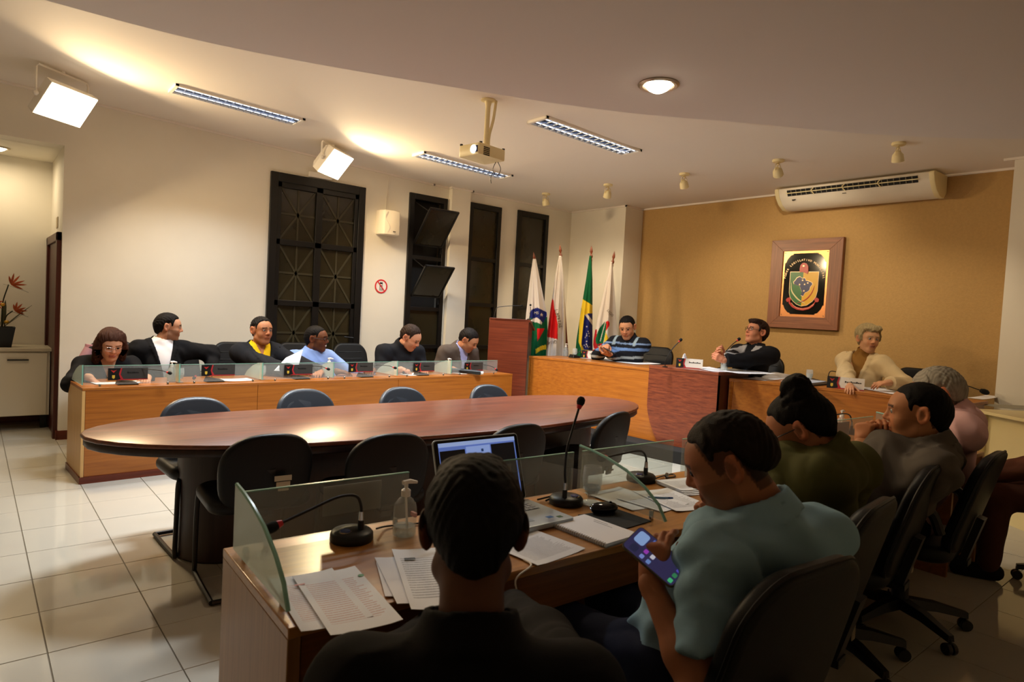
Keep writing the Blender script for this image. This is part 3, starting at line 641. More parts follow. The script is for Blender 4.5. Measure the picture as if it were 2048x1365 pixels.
ngl(toN(az(488.6, 999, NZ+.168)).x, toN(az(837, 953, NZ+.168)).x, (.27, .46)); ngl(.70, 1.285, (.8, .98)); ngl(1.335, 1.90, (1.34, 1.47)); ngl(1.97, 2.58, (2.0, 2.2)); ngl(2.65, 3.22, (2.8, 3.0)); ngl(3.28, 3.9, (3.4, 3.6))
prof = [(0, 0), (.44, 0), (.405, .05), (.34, .095), (.25, .135), (.15, .16), (.07, .172), (0, .178)]
for i, xx in enumerate((.012, 1.305, 2.61, 3.92)):
    dd = mesh('glass_divider', MB().slab(prof, 0, .009, M=lambda p, xx=xx: Vector((xx+p.z, -.055-p.x, NZ+.014+p.y))), M_frost if i == 0 else M_glass, nd_, smooth=0)
    e_ = [Vector((xx+.0045, -.055-p[0], NZ+.0145+p[1])) for p in prof[1:]]
    mesh('glass_edge', MB().tube(e_, .0056, 6), M_gedge, dd)
    for yy in (-.11, -.42): standoff(nd_, (xx+.018, yy, NZ), .028)
# ---- cream side table by the pier
f0, f1 = az(1965, 822, .85), az(2048, 838, .85); dv = (f1-f0).normalized(); sd = Vector((-dv.y, dv.x, 0)); sd = sd if sd.x > 0 else -sd
f0 = f0-dv*.12; f1 = f0+dv*1.7
ct = thing('side_table', 'cream laminate side table beside the pale pier', 'table', (f0+f1)/2*Vector((1, 1, 0)).xyz if False else Vector(((f0.x+f1.x)/2, (f0.y+f1.y)/2, 0)))
M_lam = mat('cream_laminate', '#d9c893', .45); oc = ct.location
q = lambda p: Vector((p.x-oc.x, p.y-oc.y, p.z))
b0, b1 = f0+sd*.52, f1+sd*.52
mesh('tabletop', MB().slab([(f0.x, f0.y), (f1.x, f1.y), (b1.x, b1.y), (b0.x, b0.y)], .825, .85, .002, 1, M=q), M_lam, ct)
a0, a1 = f0+sd*.12, f1+sd*.12; k0, k1 = f0+sd*.14, f1+sd*.14
mesh('front_panel', MB().slab([(a0.x, a0.y), (a1.x, a1.y), (k1.x, k1.y), (k0.x, k0.y)], PZ*0+.0, .825, M=q), M_lam, ct, smooth=0)
for e in (f0+dv*.02, f1-dv*.04):
    u0, u1 = e+sd*.03, e+sd*.5
    mesh('leg_panel', MB().slab([(u0.x, u0.y), (u0.x+dv.x*.02, u0.y+dv.y*.02), (u1.x+dv.x*.02, u1.y+dv.y*.02), (u1.x, u1.y)], 0, .825, M=q), M_lam, ct, smooth=0)
# ---- alcove cabinet and plant
cb = thing('cabinet', 'white alcove cabinet with a dark bar handle', 'cabinet', (-.25, 8.0, 0)); cd = AY-8.0-.012
M_cab = mat('cabinet_white', '#ded6c2', .4)
mesh('body', MB().bx(-1.2, .885, .02, cd, .144, .79), M_cab, cb); mesh('worktop', MB().bx(-1.2, .895, -.015, cd, .79, .822), mat('stone_worktop', '#c9bfa8', .3), cb, bevel=.003)
for x0, x1 in ((-1.19, -.25), (-.245, .86)):
    dd = mesh('door', MB().bx(x0, x1, 0, .02, .15, .775), M_cab, cb, bevel=.002)
    hx = .54 if x0 > -1 else -.7
    mesh('handle', MB().bx(hx, hx+.17, -.02, -.008, .70, .712).bx(hx+.01, hx+.02, -.01, 0, .70, .712).bx(hx+.15, hx+.16, -.01, 0, .70, .712), M_blk, dd)
for x in (-1.1, .82): mesh('leg', MB().bx(x, x+.05, .10, .15, 0, .144), M_blk, cb)
pp = ay(8, 695, 8.16); pl_ = thing('potted_plant', 'artificial bird of paradise flowers in a square black pot', 'plant', (pp.x-.02, 8.17, .822))
mesh('pot', MB().add([(sx*r_, sy*r_, z) for r_, z in ((.075, 0), (.105, .20), (.09, .20), (.085, .17)) for sx, sy in ((-1, -1), (1, -1), (1, 1), (-1, 1))], [(3, 2, 1, 0), (12, 13, 14, 15)]+[(i*4+k, i*4+(k+1) % 4, i*4+4+(k+1) % 4, i*4+4+k) for i in range(3) for k in range(4)]), M_blk, pl_, smooth=0)
M_stem = mat('dark_green_stem', '#2c3018', .5); M_leaf = mat('dark_leaf', '#3a3a1a', .5); M_or = mat('orange_petal', '#b2501c', .5); M_ye = mat('yellow_flower', '#c79a2a', .5)
def leafmb(a, b, w_, up):
    a, b = Vector(a), Vector(b); d_ = b-a; sv = d_.cross(Vector(up)).normalized(); mb = MB(); vs = []
    for t, k in ((0, .15), (.25, .8), (.5, 1), (.75, .7), (1, .02)):
        c = a+d_*t+Vector(up)*(-.25*t*t*d_.length*.4); vs += [c-sv*w_*k, c+Vector(up)*w_*.15, c+sv*w_*k]
    return mb.add(vs, [(i*3+j, i*3+j+1, i*3+j+4, i*3+j+3) for i in range(4) for j in range(2)])
def flower(base, head, s=1, dr=1):
    mesh('stem', MB().tube(curve3([base, (Vector(base)+Vector(head))/2+Vector((-.02*dr, 0, .03)), head], 5), .006, 6), M_stem, pl_)
    h = Vector(head); f_ = mesh('spathe', leafmb(h-Vector((.04*dr, 0, .0)), h+Vector((.16*dr*s, -.01, -.05*s)), .018, (0, 0, 1)), M_leaf, pl_)
    for k, (dx, dz) in enumerate(((.02, .12), (.07, .10), (.11, .05), (.13, .01), (-.02, .09), (.10, -.04))):
        mesh('petal', leafmb(h+Vector((.02*dr, 0, 0)), h+Vector((dx*dr*s+.02*dr, random.uniform(-.05, .02), dz*s)), .010, (0, -1, .2)), M_or, f_)
flower((0, 0, .18), (.045, -.03, .62), 1); flower((.02, 0, .18), (.08, -.04, .36), .8); flower((-.03, 0, .18), (-.16, -.03, .55), 1, -1); flower((-.02, -.02, .18), (-.10, -.04, .42), .8)
for (b, w_) in (((.24, -.02, .46), .02), ((.17, -.05, .36), .018), ((-.22, 0, .5), .025), ((-.1, -.05, .62), .02), ((.03, .03, .5), .02)): mesh('leaf', leafmb((0, 0, .18), b, w_, (.1, -.2, 1)), M_leaf, pl_)
for x, z in ((.035, .25), (-.05, .30), (.0, .42), (-.08, .25)): mesh('blossom', MB().ball((x, -.04, z), (.022, .02, .018), 8, 6), M_ye, pl_)

# ================================================================ chairs
def visitor_chair(label):
    r = thing('visitor_chair', label, 'chair', (0, 0, 0), 0, 'padded chairs around the conference table')
    mesh('seat', MB().slab(rrect(.48, .45, .10, 6), .415, .485, .03, 4), M_fab, r)
    tilt = math.radians(10)
    bo = []
    for q in np.linspace(0, 2*math.pi, 40, endpoint=False):
        c_, s_ = math.cos(q), math.sin(q); e_ = .80 if s_ > 0 else .55; x, y = .225*math.copysign(abs(c_)**e_, c_), .19*math.copysign(abs(s_)**(.9 if s_ > 0 else .55), s_); bo.append((x*(1.0-.08*(.19-y)/.38), y))
    def bm(p): 
        y = p.y+.19; return Vector((p.x, -.215-p.z-y*math.tan(tilt)+.05*(p.x/.235)**2, .425+y))
    mesh('backrest', MB().slab(bo, -.02, .03, .02, 4, M=bm), M_fab, r)
    mesh('back_pad', MB().slab([(x*.72, y*.62+.01) for x, y in bo], -.026, -.018, .004, 2, M=bm), M_fabl, r)
    fr = MB()
    for s in (-1, 1):
        fr.tube(curve3([(s*.17, -.20, .43), (s*.20, .17, .425), (s*.215, .22, .38), (s*.22, .215, .06), (s*.22, .19, .016), (s*.22, -.20, .016)], 5), .0125, 8)
    fr.tube([(-.22, -.20, .016), (.22, -.20, .016)], .0125, 8)
    mesh('sled_frame', fr, M_blk, r)
    mesh('back_support', MB().box((0, -.235, .50), (.06, .012, .26), Matrix.Rotation(math.radians(8), 3, 'X')).bx(-.03, .03, -.24, .0, .395, .405), M_blk, r)
    return r
vc = visitor_chair('black padded chair nearest us at the conference table, paper stickers on its back')
tk = mesh('sticker', MB().bx(.02, .10, -.281, -.2795, .575, .60).bx(.03, .095, -.277, -.2755, .545, .570).bx(.04, .09, -.273, -.2715, .525, .537), mat('paper_sticker', '#b5ad98', .7), vc, smooth=0)
near = [((545, 868), 'x'), ((790, 867), 'black padded chair at the near side of the conference table, left of the laptop'), ((1048, 848), 'black padded chair at the conference table behind the laptop screen'), ((1243, 824), 'black padded chair at the right end of the conference table')]
for k, ((x, y), lab) in enumerate(near):
    p = az(x, y, .805); a = [math.radians(-4), math.radians(-8), math.radians(-3), math.radians(12)][k]
    loc = Vector((p.x, p.y, 0))+rotz(a) @ Vector((0, .29, 0))
    if k == 0:
        vc.location = loc; vc.rotation_euler.z = a; base_vc = vc
    else:
        c = dup(vc, loc, a, lab)
        for ch in list(c.children):
            if ch.name.startswith('sticker'): bpy.data.objects.remove(ch)
for (x, y), lab in (((395, 797), 'blue-grey sheened chair back behind the left end of the conference table'), ((612, 780), 'blue-grey sheened chair back behind the table, second from the left'), ((805, 776), 'blue-grey sheened chair back behind the table, third from the left'), ((977, 771), 'blue-grey sheened chair back behind the table, fourth from the left')):
    p = az(x, y, .80); c = dup(vc, (p.x, p.y-.26, -.0), math.pi+math.radians(2), lab)
    for ch in list(c.children):
        if ch.name.startswith('sticker'): bpy.data.objects.remove(ch)
        elif ch.name.startswith('backrest'): ch.data = ch.data.copy(); ch.data.materials[0] = M_fabl  # far backs take the colour with the painted sheen
# the chairs behind the table stand lower on their sleds
def swivel_chair(label, arms=False, high=False, group='black swivel chairs'):
    r = thing('swivel_chair', label, 'chair', (0, 0, 0), 0, group)
    mesh('seat', MB().slab(rrect(.50, .47, .11, 6), .40, .48, .035, 4), M_fab, r)
    H_ = .47 if not high else .52; bo = [(x*(1-.12*max(0, (y)/(H_/2))), y) for x, y in rrect(.47, H_, .13, 8)]
    def bm(p): y = p.y+H_/2; return Vector((p.x, -.215-p.z-y*.27+.25*p.x*p.x, .44+y))
    mesh('backrest', MB().slab(bo, -.03, .028, .022, 4, M=bm), M_fab, r)
    sm = MB()
    if high:
        for f in (.35, .5, .65, .8): sm.tube([bm(Vector((x, H_*(f-.5), -.031))) for x in np.linspace(-.15, .15, 7)], .006, 6)
    else: sm.tube([bm(Vector((x*.98, y*.98, .0))) for x, y in bo[::2]], .0305, 6, closed=True) if False else sm.tube([bm(Vector((x, y, .012))) for x, y in bo], .006, 5, closed=True)
    mesh('seam' if high else 'edge_piping', sm, M_fab if high else M_blk, r)
    mesh('back_bracket', MB().box((0, -.275, .50), (.07, .03, .22), Matrix.Rotation(math.radians(15), 3, 'X')).bx(-.035, .035, -.27, .02, .375, .40), M_blk, r)
    mesh('gas_column', MB().lathe([(.045, .37), (.05, .39), (.03, .37), (.03, .22), (.038, .22), (.038, .09), (0, .09)], 14), M_blk, r)
    for k in range(5):
        a = math.radians(72*k+20); u = Vector((math.cos(a), math.sin(a), 0)); sd = Vector((-u.y, u.x, 0)); mb = MB(); vs = []
        for t, wd, zt_, zb_ in ((.02, .034, .135, .085), (.16, .028, .125, .085), (.31, .018, .090, .062)):
            c = u*t; vs += [c-sd*wd+Vector((0, 0, zb_)), c+sd*wd+Vector((0, 0, zb_)), c+sd*wd*.7+Vector((0, 0, zt_)), c-sd*wd*.7+Vector((0, 0, zt_))]
        mb.add(vs, [(0, 1, 2, 3), (11, 10, 9, 8)]+[(i*4+q_, i*4+4+q_, i*4+4+(q_+1) % 4, i*4+(q_+1) % 4) for i in range(2) for q_ in range(4)])
        lg = mesh('base_leg', mb, M_blk, r, smooth=30)
        ca = MB(); c = u*.305
        for s in (-1, 1): ca.lathe([(0, -.009), (.026, -.009), (.028, 0), (.026, .009), (0, .009)], 14, c+sd*s*.014+Vector((0, 0, .028)), Matrix((u, Vector((0, 0, 1)), sd)).transposed())
        ca.tube([c+Vector((0, 0, .03)), c+Vector((0, 0, .075))], .008, 6)
        mesh('caster', ca, M_blk, lg)
    if arms:
        for s in (-1, 1):
            mesh('armrest', MB().tube(curve3([(s*.22, .10, .42), (s*.285, .12, .52), (s*.29, .08, .64), (s*.285, -.06, .66), (s*.275, -.16, .645), (s*.25, -.20, .55)], 5), .022, 8), M_blk, r)
    return r
sc = swivel_chair('black swivel chair at bottom right, nearest the camera, pushed behind the blue polo shirt')
# ================================================================ plaque and flags
pq = thing('coat_of_arms_plaque', 'wood-framed copper plaque with a green and yellow shield', 'plaque', (XB, 3.745, 1.96))
M_pf = wood('plaque_frame_wood', '#6a3a22', '#8f5636', 'Y', band=30); M_pfz = wood('plaque_frame_wood_upright', '#6a3a22', '#8f5636', 'Z', band=30); M_cop = mat('copper_plate', '#c98a5a', .25, .85); M_pblk = mat('black_gloss_enamel', '#0c0d0c', .08); 
FWd, FH, PWd, PH = .43, .535, .278, .395
def PQ(x, z, y): return Vector((-y, -x, z))   # x to the right as seen, y out of the wall
for a, b, c, d_, m_ in (((-FWd, FH), (FWd, FH), (PWd, PH), (-PWd, PH), M_pf), ((-FWd, -FH), (-PWd, -PH), (PWd, -PH), (FWd, -FH), M_pf), ((-FWd, -FH), (-FWd, FH), (-PWd, PH), (-PWd, -PH), M_pfz), ((FWd, -FH), (PWd, -PH), (PWd, PH), (FWd, FH), M_pfz)):
    mesh('frame_side', MB().add([PQ(x, z, y) for y in (.005, .062) for x, z in (a, b, c, d_)], [(3, 2, 1, 0), (4, 5, 6, 7), (0, 1, 5, 4), (1, 2, 6, 5), (2, 3, 7, 6), (3, 0, 4, 7)]), m_, pq, smooth=0, bevel=.002)
def flat(name, poly, y0, y1, m_, par=pq): return mesh(name, MB().slab(poly, y0, y1, M=lambda p: PQ(p.x, p.y, p.z)), m_, par, smooth=0)
def cq(x, y):   # from a close-up view of the plate to plate coordinates
    u = (x-445+(y-367)*.042)/630; v = (y-367+(x-445)*.018-(y-367)*.02*(x-445)/630)/884; return ((u-.5)*2*PWd, (.5-v)*2*PH)
def C(*pts): return [cq(*p) for p in pts]
plate = flat('copper_plate', [(-PWd, -PH), (PWd, -PH), (PWd, PH), (-PWd, PH)], .03, .048, M_cop)
bk = []
for sx, sz, o_ in ((-1, 1, 0), (1, 1, 1), (1, -1, 2), (-1, -1, 3)):
    X_, Z_ = .25, .365; cr = [(X_*sx, (Z_-.11)*sz), ((X_-.012)*sx, (Z_-.11)*sz), ((X_-.03)*sx, (Z_-.065)*sz), ((X_-.07)*sx, (Z_-.02)*sz), ((X_-.10)*sx, (Z_-.012)*sz), ((X_-.10)*sx, Z_*sz)]; bk += cr if o_ in (0, 2) else cr[::-1]
flat('black_panel', bk, .048, .051, M_pblk)
M_cg = mat('crest_green_enamel', '#1f6b33', .25); M_cy = mat('crest_yellow_enamel', '#d9a516', .25); M_cb = mat('crest_blue_enamel', '#18245c', .25); M_cr = mat('crest_red_enamel', '#b3231f', .25); M_pk = mat('crest_pale_line', '#e6c8a0', .3, .3)
sl_ = [(555, 650), (548, 800), (545, 930), (560, 990), (600, 1040), (650, 1080), (715, 1105)]; sr_ = [(715, 1105), (790, 1090), (860, 1040), (905, 980), (925, 900), (930, 780), (937, 650)]
flat('shield_rim', C(*[(740+(x-740)*1.035, 870+(y-870)*1.03) for x, y in sl_+sr_[1:]]), .051, .053, M_pk)
flat('shield_half', C(*(sl_+[(718, 1000), (728, 800), (735, 652)])), .053, .056, M_cg); flat('shield_half', C(*([(735, 652), (728, 800), (718, 1000)]+sr_)), .053, .056, M_cy)
br = [(605, 785), (630, 760), (650, 728), (690, 712), (720, 735), (760, 733), (772, 765), (800, 770), (850, 790), (860, 812), (832, 850), (822, 890), (792, 915), (762, 925), (740, 972), (708, 962), (722, 915), (705, 880), (692, 840), (650, 825), (612, 812)]
flat('map', C(*br), .056, .059, M_cb); flat('map_rim', C(*[(735+(x-735)*1.06, 840+(y-840)*1.06) for x, y in br]), .056, .0575, M_pk)
def star(cx, cy, r_): return C(*[(cx+(r_ if k % 2 == 0 else r_*.42)*math.sin(k*math.pi/5), cy-(r_ if k % 2 == 0 else r_*.42)*math.cos(k*math.pi/5)) for k in range(10)])
for x, y in ((688, 818), (757, 815), (800, 797), (750, 903), (728, 760)): flat('star', star(x, y, 15), .059, .0605, M_pk)
flat('cap', C((684, 650), (683, 605), (692, 560), (715, 532), (745, 524), (780, 538), (800, 575), (803, 640), (793, 675), (750, 655), (730, 650)), .056, .062, M_cr); flat('cap_button', C(*[(738+14*math.cos(q), 568+12*math.sin(q)) for q in np.linspace(0, 6.28, 10, endpoint=False)]), .062, .064, M_pk)
def arc(name, pts, wd, m_):
    c = curve3([(*cq(*p), 0) for p in pts], 6); k = .00088; n = len(c); L_e, R_e = [], []
    for i, p in enumerate(c):
        t = (c[min(i+1, n-1)]-c[max(i-1, 0)]).normalized(); nn = Vector((-t.y, t.x)); w_ = wd*k*math.sin(math.pi*(i+.5)/(n))**.6; L_e.append((p.x+nn.x*w_, p.y+nn.y*w_)); R_e.append((p.x-nn.x*w_, p.y-nn.y*w_))
    return flat(name, L_e+R_e[::-1], .059, .061, m_)
arc('branch', [(572, 790), (580, 900), (640, 985), (700, 1035), (775, 1072)], 9, mat('crest_cream', '#d6cf9a', .3)); arc('branch', [(890, 835), (860, 920), (800, 1000), (730, 1045), (658, 1066)], 6, M_cr)
flat('ribbon', C((500, 1030), (515, 1005), (548, 992), (575, 1015), (560, 1050), (600, 1095), (660, 1125), (740, 1135), (820, 1118), (880, 1075), (905, 1045), (890, 1010), (925, 990), (955, 1010), (955, 1040), (930, 1055), (912, 1048), (885, 1105), (825, 1148), (745, 1168), (660, 1158), (590, 1125), (545, 1075), (540, 1048), (520, 1058)), .056, .060, M_cr)
rt_ = MB()
for k in range(19): 
    q = math.radians(212+k*6.2); x, y = 738+170*math.cos(q)*1.05, 985-165*math.sin(q)*.98; a, b = cq(x, y); rt_.add([PQ(a+dx*math.cos(0), b+dz, yy) for yy in (.060, .0608) for dx, dz in ((-.0035, -.004), (.0035, -.004), (.0035, .004), (-.0035, .004))], [(4, 5, 6, 7), (0, 3, 2, 1)])
mesh('ribbon_lettering', rt_, M_pk, pq, smooth=0)
txt = 'PODER LEGISLATIVO MUNICIPAL'; let = MB(); cx, cy, rr_ = 741, 765, 268
for k, ch in enumerate(txt):
    if ch == ' ': continue
    a = math.radians(172-k*(164/(len(txt)-1))); gm = text_mb(ch, .034, .0008); x0, y0 = cq(cx+rr_*math.cos(a)*1.0, cy-rr_*math.sin(a)*1.04); ro = a-math.pi/2
    let.add([PQ(x0+p[0]*math.cos(ro)-p[1]*math.sin(ro), y0+p[0]*math.sin(ro)+p[1]*math.cos(ro), .0525+p[2]) for p in gm.v], gm.f)
mesh('lettering', let, M_pk, pq, smooth=0)
for sx in (-1, 1):
    for sz in (-1, 1): mesh('screw', MB().ball(PQ(sx*.255, sz*.375, .049), .006, 8, 6), M_chrome, pq)
# ---- flags: hanging cloth with deep folds on leaning poles
M_flag = mat('flag_cloth', (1, 1, 1), .75, attr='Col', spec=.2); M_pole = wood('flag_pole_wood', '#5a2412', '#8a4426', 'Z')
def fl(cx, cy): return (cx/5.459+1040, cy/5.459+480)
def inpoly(px_, py_, poly):
    n = len(poly); r_ = np.zeros(len(px_), bool); j = n-1
    for i in range(n):
        xi, yi = poly[i]; xj, yj = poly[j]; m = ((yi > py_) != (yj > py_)) & (px_ < (xj-xi)*(py_-yi)/((yj-yi) or 1e-9)+xi); r_ ^= m; j = i
    return r_
WHT, GRN, YEL, RED, BLU = '#d8cfc6', '#0d5a34', '#e0c02c', '#cf1c1c', '#1c2468'
def flag(label, tip, d, lft, rgt, ybot, base, paint, texts=(), nf=3.2, ph=0, pole_px=None):
    T = ad(*tip, d); foot = Vector((T.x+base[0], T.y+base[1], PZ)); r = thing('flag', label, 'flag', foot, 0, 'ceremonial flags'); lo = lambda p: Vector(p)-foot
    dv = (T-foot).normalized()
    mesh('pole', MB().tube([lo(foot), lo(T-dv*.18)], .014, 8), M_pole, r)
    R = dv.to_track_quat('Z', 'Y').to_matrix(); mesh('finial', MB().lathe([(0, -.02), (.016, -.02), (.016, .0), (.010, .012), (.020, .035), (.022, .05), (.012, .07), (.010, .085), (.021, .11), (.016, .14), (.006, .175), (0, .20)], 12, lo(T-dv*.19), R), M_pole, r)
    mesh('base', MB().lathe([(0, 0), (.13, 0), (.13, .02), (.04, .04), (.02, .10), (0, .10)], 20), M_pole, r)
    nu, nv = 70, 150; ly, lx = zip(*[(p[1], p[0]) for p in lft]); ry, rx = zip(*[(p[1], p[0]) for p in rgt]); y0 = min(ly[0], ry[0])
    def surf(u, y, o=0):
        xl, xr = np.interp(y, ly, lx), np.interp(y, ry, rx); x = xl+u*(xr-xl); v = (y-y0)/(ybot-y0); dep = d-.02+.032*min(1, v*1.6+.15)*math.sin(2*math.pi*(nf*u)+ph+.8*v)+.03*math.sin(5*u+3*v)-.06*math.sin(math.pi*u)
        return ad(x, y, dep-o), x
    vs = []; pxs = []; pys = []
    for j in range(nv+1):
        y = y0+(ybot-y0)*j/nv
        for i in range(nu+1): p, x = surf(i/nu, y); vs.append(tuple(lo(p))); pxs.append(x); pys.append(y)
    mb = MB(); mb.v = vs; mb.f = [[j*(nu+1)+i, (j+1)*(nu+1)+i, (j+1)*(nu+1)+i+1, j*(nu+1)+i+1] for j in range(nv) for i in range(nu)]
    col = np.zeros((len(vs), 3)); X_, Y_ = np.array(pxs), np.array(pys); col[:] = srgb(paint[0])
    for poly, c in paint[1]: col[inpoly(X_, Y_, [fl(*p) for p in poly])] = srgb(c)
    o = mesh('cloth', mb, M_flag, r, smooth=180, colors=col); sm = o.modifiers.new('thickness', 'SOLIDIFY'); sm.thickness = .004
    for s, cxy, size, rot, c in texts:
        gm = text_mb(s, size/5.459, 0); x0, y0_ = fl(*cxy); a = math.radians(rot)
        def mp(p):
            x, y = x0+p.x*math.cos(a)-p.y*math.sin(a), y0_-(p.x*math.sin(a)+p.y*math.cos(a)); xl, xr = np.interp(y, ly, lx), np.interp(y, ry, rx); u = min(max((x-xl)/(xr-xl), 0), 1); q, _ = surf(u, y, .015); return lo(q)
        mesh('lettering', mapped(gm, mp), mat('print_'+c.lstrip('#'), c, .7), o, smooth=0)
circ = lambda cx, cy, rx, ry, a0=0, a1=360, n=30: [(cx+rx*math.cos(math.radians(a)), cy+ry*math.sin(math.radians(a))) for a in np.linspace(a0, a1, n)]
star5 = lambda cx, cy, r_: [(cx+(r_ if k % 2 == 0 else r_*.42)*math.sin(k*math.pi/5), cy-(r_ if k % 2 == 0 else r_*.42)*math.cos(k*math.pi/5)) for k in range(10)]
flag('white, blue and green municipal flag beside the lectern', (1067, 505), 8.75, [(1066, 518), (1060, 560), (1052, 630), (1046, 720)], [(1072, 518), (1082, 570), (1094, 630), (1095, 660), (1091, 722)], 722, (.35, -.25),
  (WHT, [([(110, 830), (270, 830), (305, 850), (305, 1300), (100, 1300), (100, 900)], GRN), ([(130, 760), (190, 740), (292, 790), (292, 830), (255, 905), (225, 880), (185, 848), (140, 862), (105, 850), (105, 800)], BLU), ([(140, 862), (185, 848), (225, 880), (242, 905), (235, 925), (190, 905), (110, 890)], WHT), (star5(236, 818, 22), WHT), ([(185, 965), (268, 972), (190, 1112)], RED), ([(170, 1195), (230, 1160), (285, 1145), (285, 1195), (230, 1205), (170, 1245)], YEL)]), (('MS', (178, 800), 42, 0, '#c9c4b8'),), 2.4, .6)
flag('white flag with a red triangle and red-brown lettering', (1120, 490), 8.85, [(1118, 512), (1110, 555), (1102, 610), (1094, 670), (1089, 724)], [(1123, 512), (1128, 560), (1131, 640), (1132, 724)], 724, (.25, -.15),
  (WHT, [([(355, 640), (368, 670), (372, 740), (395, 830), (412, 920), (412, 1088), (292, 1060), (310, 880), (330, 730)], RED)]), (('LIBERTAS', (418, 860), 50, -76, '#6b5a4c'), ('QUÆ', (350, 1118), 46, 187, '#6b5a4c')), 2.6, 2.0)
bst = [(728, 948), (745, 1000), (728, 1028), (752, 1024), (728, 1048), (756, 1052), (712, 1065), (728, 1110), (726, 1142), (736, 1158), (716, 1166), (744, 1174), (700, 1150), (760, 1170)]
flag('green, yellow and blue starred national flag', (1183, 492), 8.85, [(1179, 512), (1172, 560), (1162, 620), (1153, 680), (1149, 724)], [(1183, 512), (1185, 560), (1185, 724)], 724, (.05, -.05),
  (GRN, [([(672, 640), (790, 715), (795, 810), (795, 1290), (668, 1235), (664, 1180), (640, 1120), (650, 860), (672, 760)], YEL), ([(705, 820), (760, 800), (795, 800), (795, 1215), (700, 1200), (672, 1140), (688, 960)], BLU), ([(706, 818), (735, 812), (795, 885), (795, 940), (740, 862)], '#d6d0c4')]+[(star5(x, y, 9), '#e0dcd2') for x, y in bst]), (), 2.0, 1.0)
flag('white flag with a red ribbon and green and red emblem', (1229, 503), 8.7, [(1221, 524), (1208, 580), (1194, 640), (1187, 680), (1184, 724)], [(1225, 524), (1228, 570), (1233, 640), (1236, 690), (1236, 724)], 724, (-.20, .12),
  (WHT, [([(940, 890), (965, 885), (980, 905), (975, 940), (945, 985), (925, 1010)], RED), ([(930, 890), (945, 920), (935, 1000), (915, 1100), (900, 1160), (850, 1160), (822, 1110), (830, 1050), (870, 960)], GRN), ([(930, 895), (936, 900), (905, 1010), (880, 1110), (870, 1110)], WHT), ([(935, 1010), (978, 1095), (915, 1125)], YEL), ([(805, 975), (840, 980), (838, 1055), (825, 1075), (825, 1110), (850, 1165), (905, 1205), (905, 1262), (850, 1240), (805, 1180), (792, 1110), (792, 1060), (810, 1020)], '#a51a22'), ([(840, 1140), (900, 1130), (912, 1150), (880, 1165)], '#a51a22'), ([(868, 1170), (910, 1170), (905, 1195)], YEL)]), (('LEGIS', (985, 800), 38, -48, '#6b5a4c'),), 2.2, 2.6)
RCH = []
for k, (x, y, a, lab, arms) in enumerate(((1625, 1125, -6, '', 0), (1752, 1004, 6, 'black swivel chair behind the olive blazer', 0), (1868, 928, 7, 'black swivel chair behind the grey polo shirt', 0), (1990, 906, 4, 'black swivel chair with a loop armrest at the right edge', 1))):
    p = az(x, y, .91); a = math.radians(a); loc = Vector((p.x, p.y, 0))+rotz(a) @ Vector((0, .33, 0)); RCH.append((loc, rotz(a) @ Vector((0, 1, 0))))
    if k == 0: sc.location = loc; sc.rotation_euler.z = a
    elif not arms: dup(sc, loc, a, lab)
    else: c = swivel_chair(lab, True); c.location = loc; c.rotation_euler.z = a
    if k < 3: mesh('care_tag', MB().bx(.12, .15, -.262, -.259, .41, .455), mat('fabric_tag', '#b8ac92', .8), sc if k == 0 else [o for o in COL.objects if o.get('label') == lab][0], smooth=0)
ec = swivel_chair('black high-back chair under the pink jacket at the left end of the windows desk', True, True, 'black high-back chairs')
for k, (xx, yy, a, lab) in enumerate(((.46, 1.14, 180, ''), (1.05, 1.22, 185, 'black high-back chair behind the white shirt and dark suit'), (1.60, 1.18, 182, 'black high-back chair behind the yellow shirt'), (2.25, 1.18, 176, 'black high-back chair behind the blue shirt, before the steel door'), (2.95, 1.17, 180, 'black high-back chair behind the black polo shirt'), (3.72, 1.17, 182, 'black high-back chair behind the brown-grey blazer'))):
    p = fromL(xx, yy, 0); a = math.radians(a)
    if k == 0: ec.location = p; ec.rotation_euler.z = a
    else: dup(ec, p, a, lab)
TRICH = [(6.55, 5.17, 100, 'black high-back chair behind the striped sweater'), (6.72, 3.80, 96, 'black high-back chair behind the man in the black and grey jacket'), (6.98, 2.35, 92, 'black high-back chair behind the cream blazer')]
for x, y, a, lab in TRICH: dup(ec, (x, y, PZ), math.radians(a), lab)
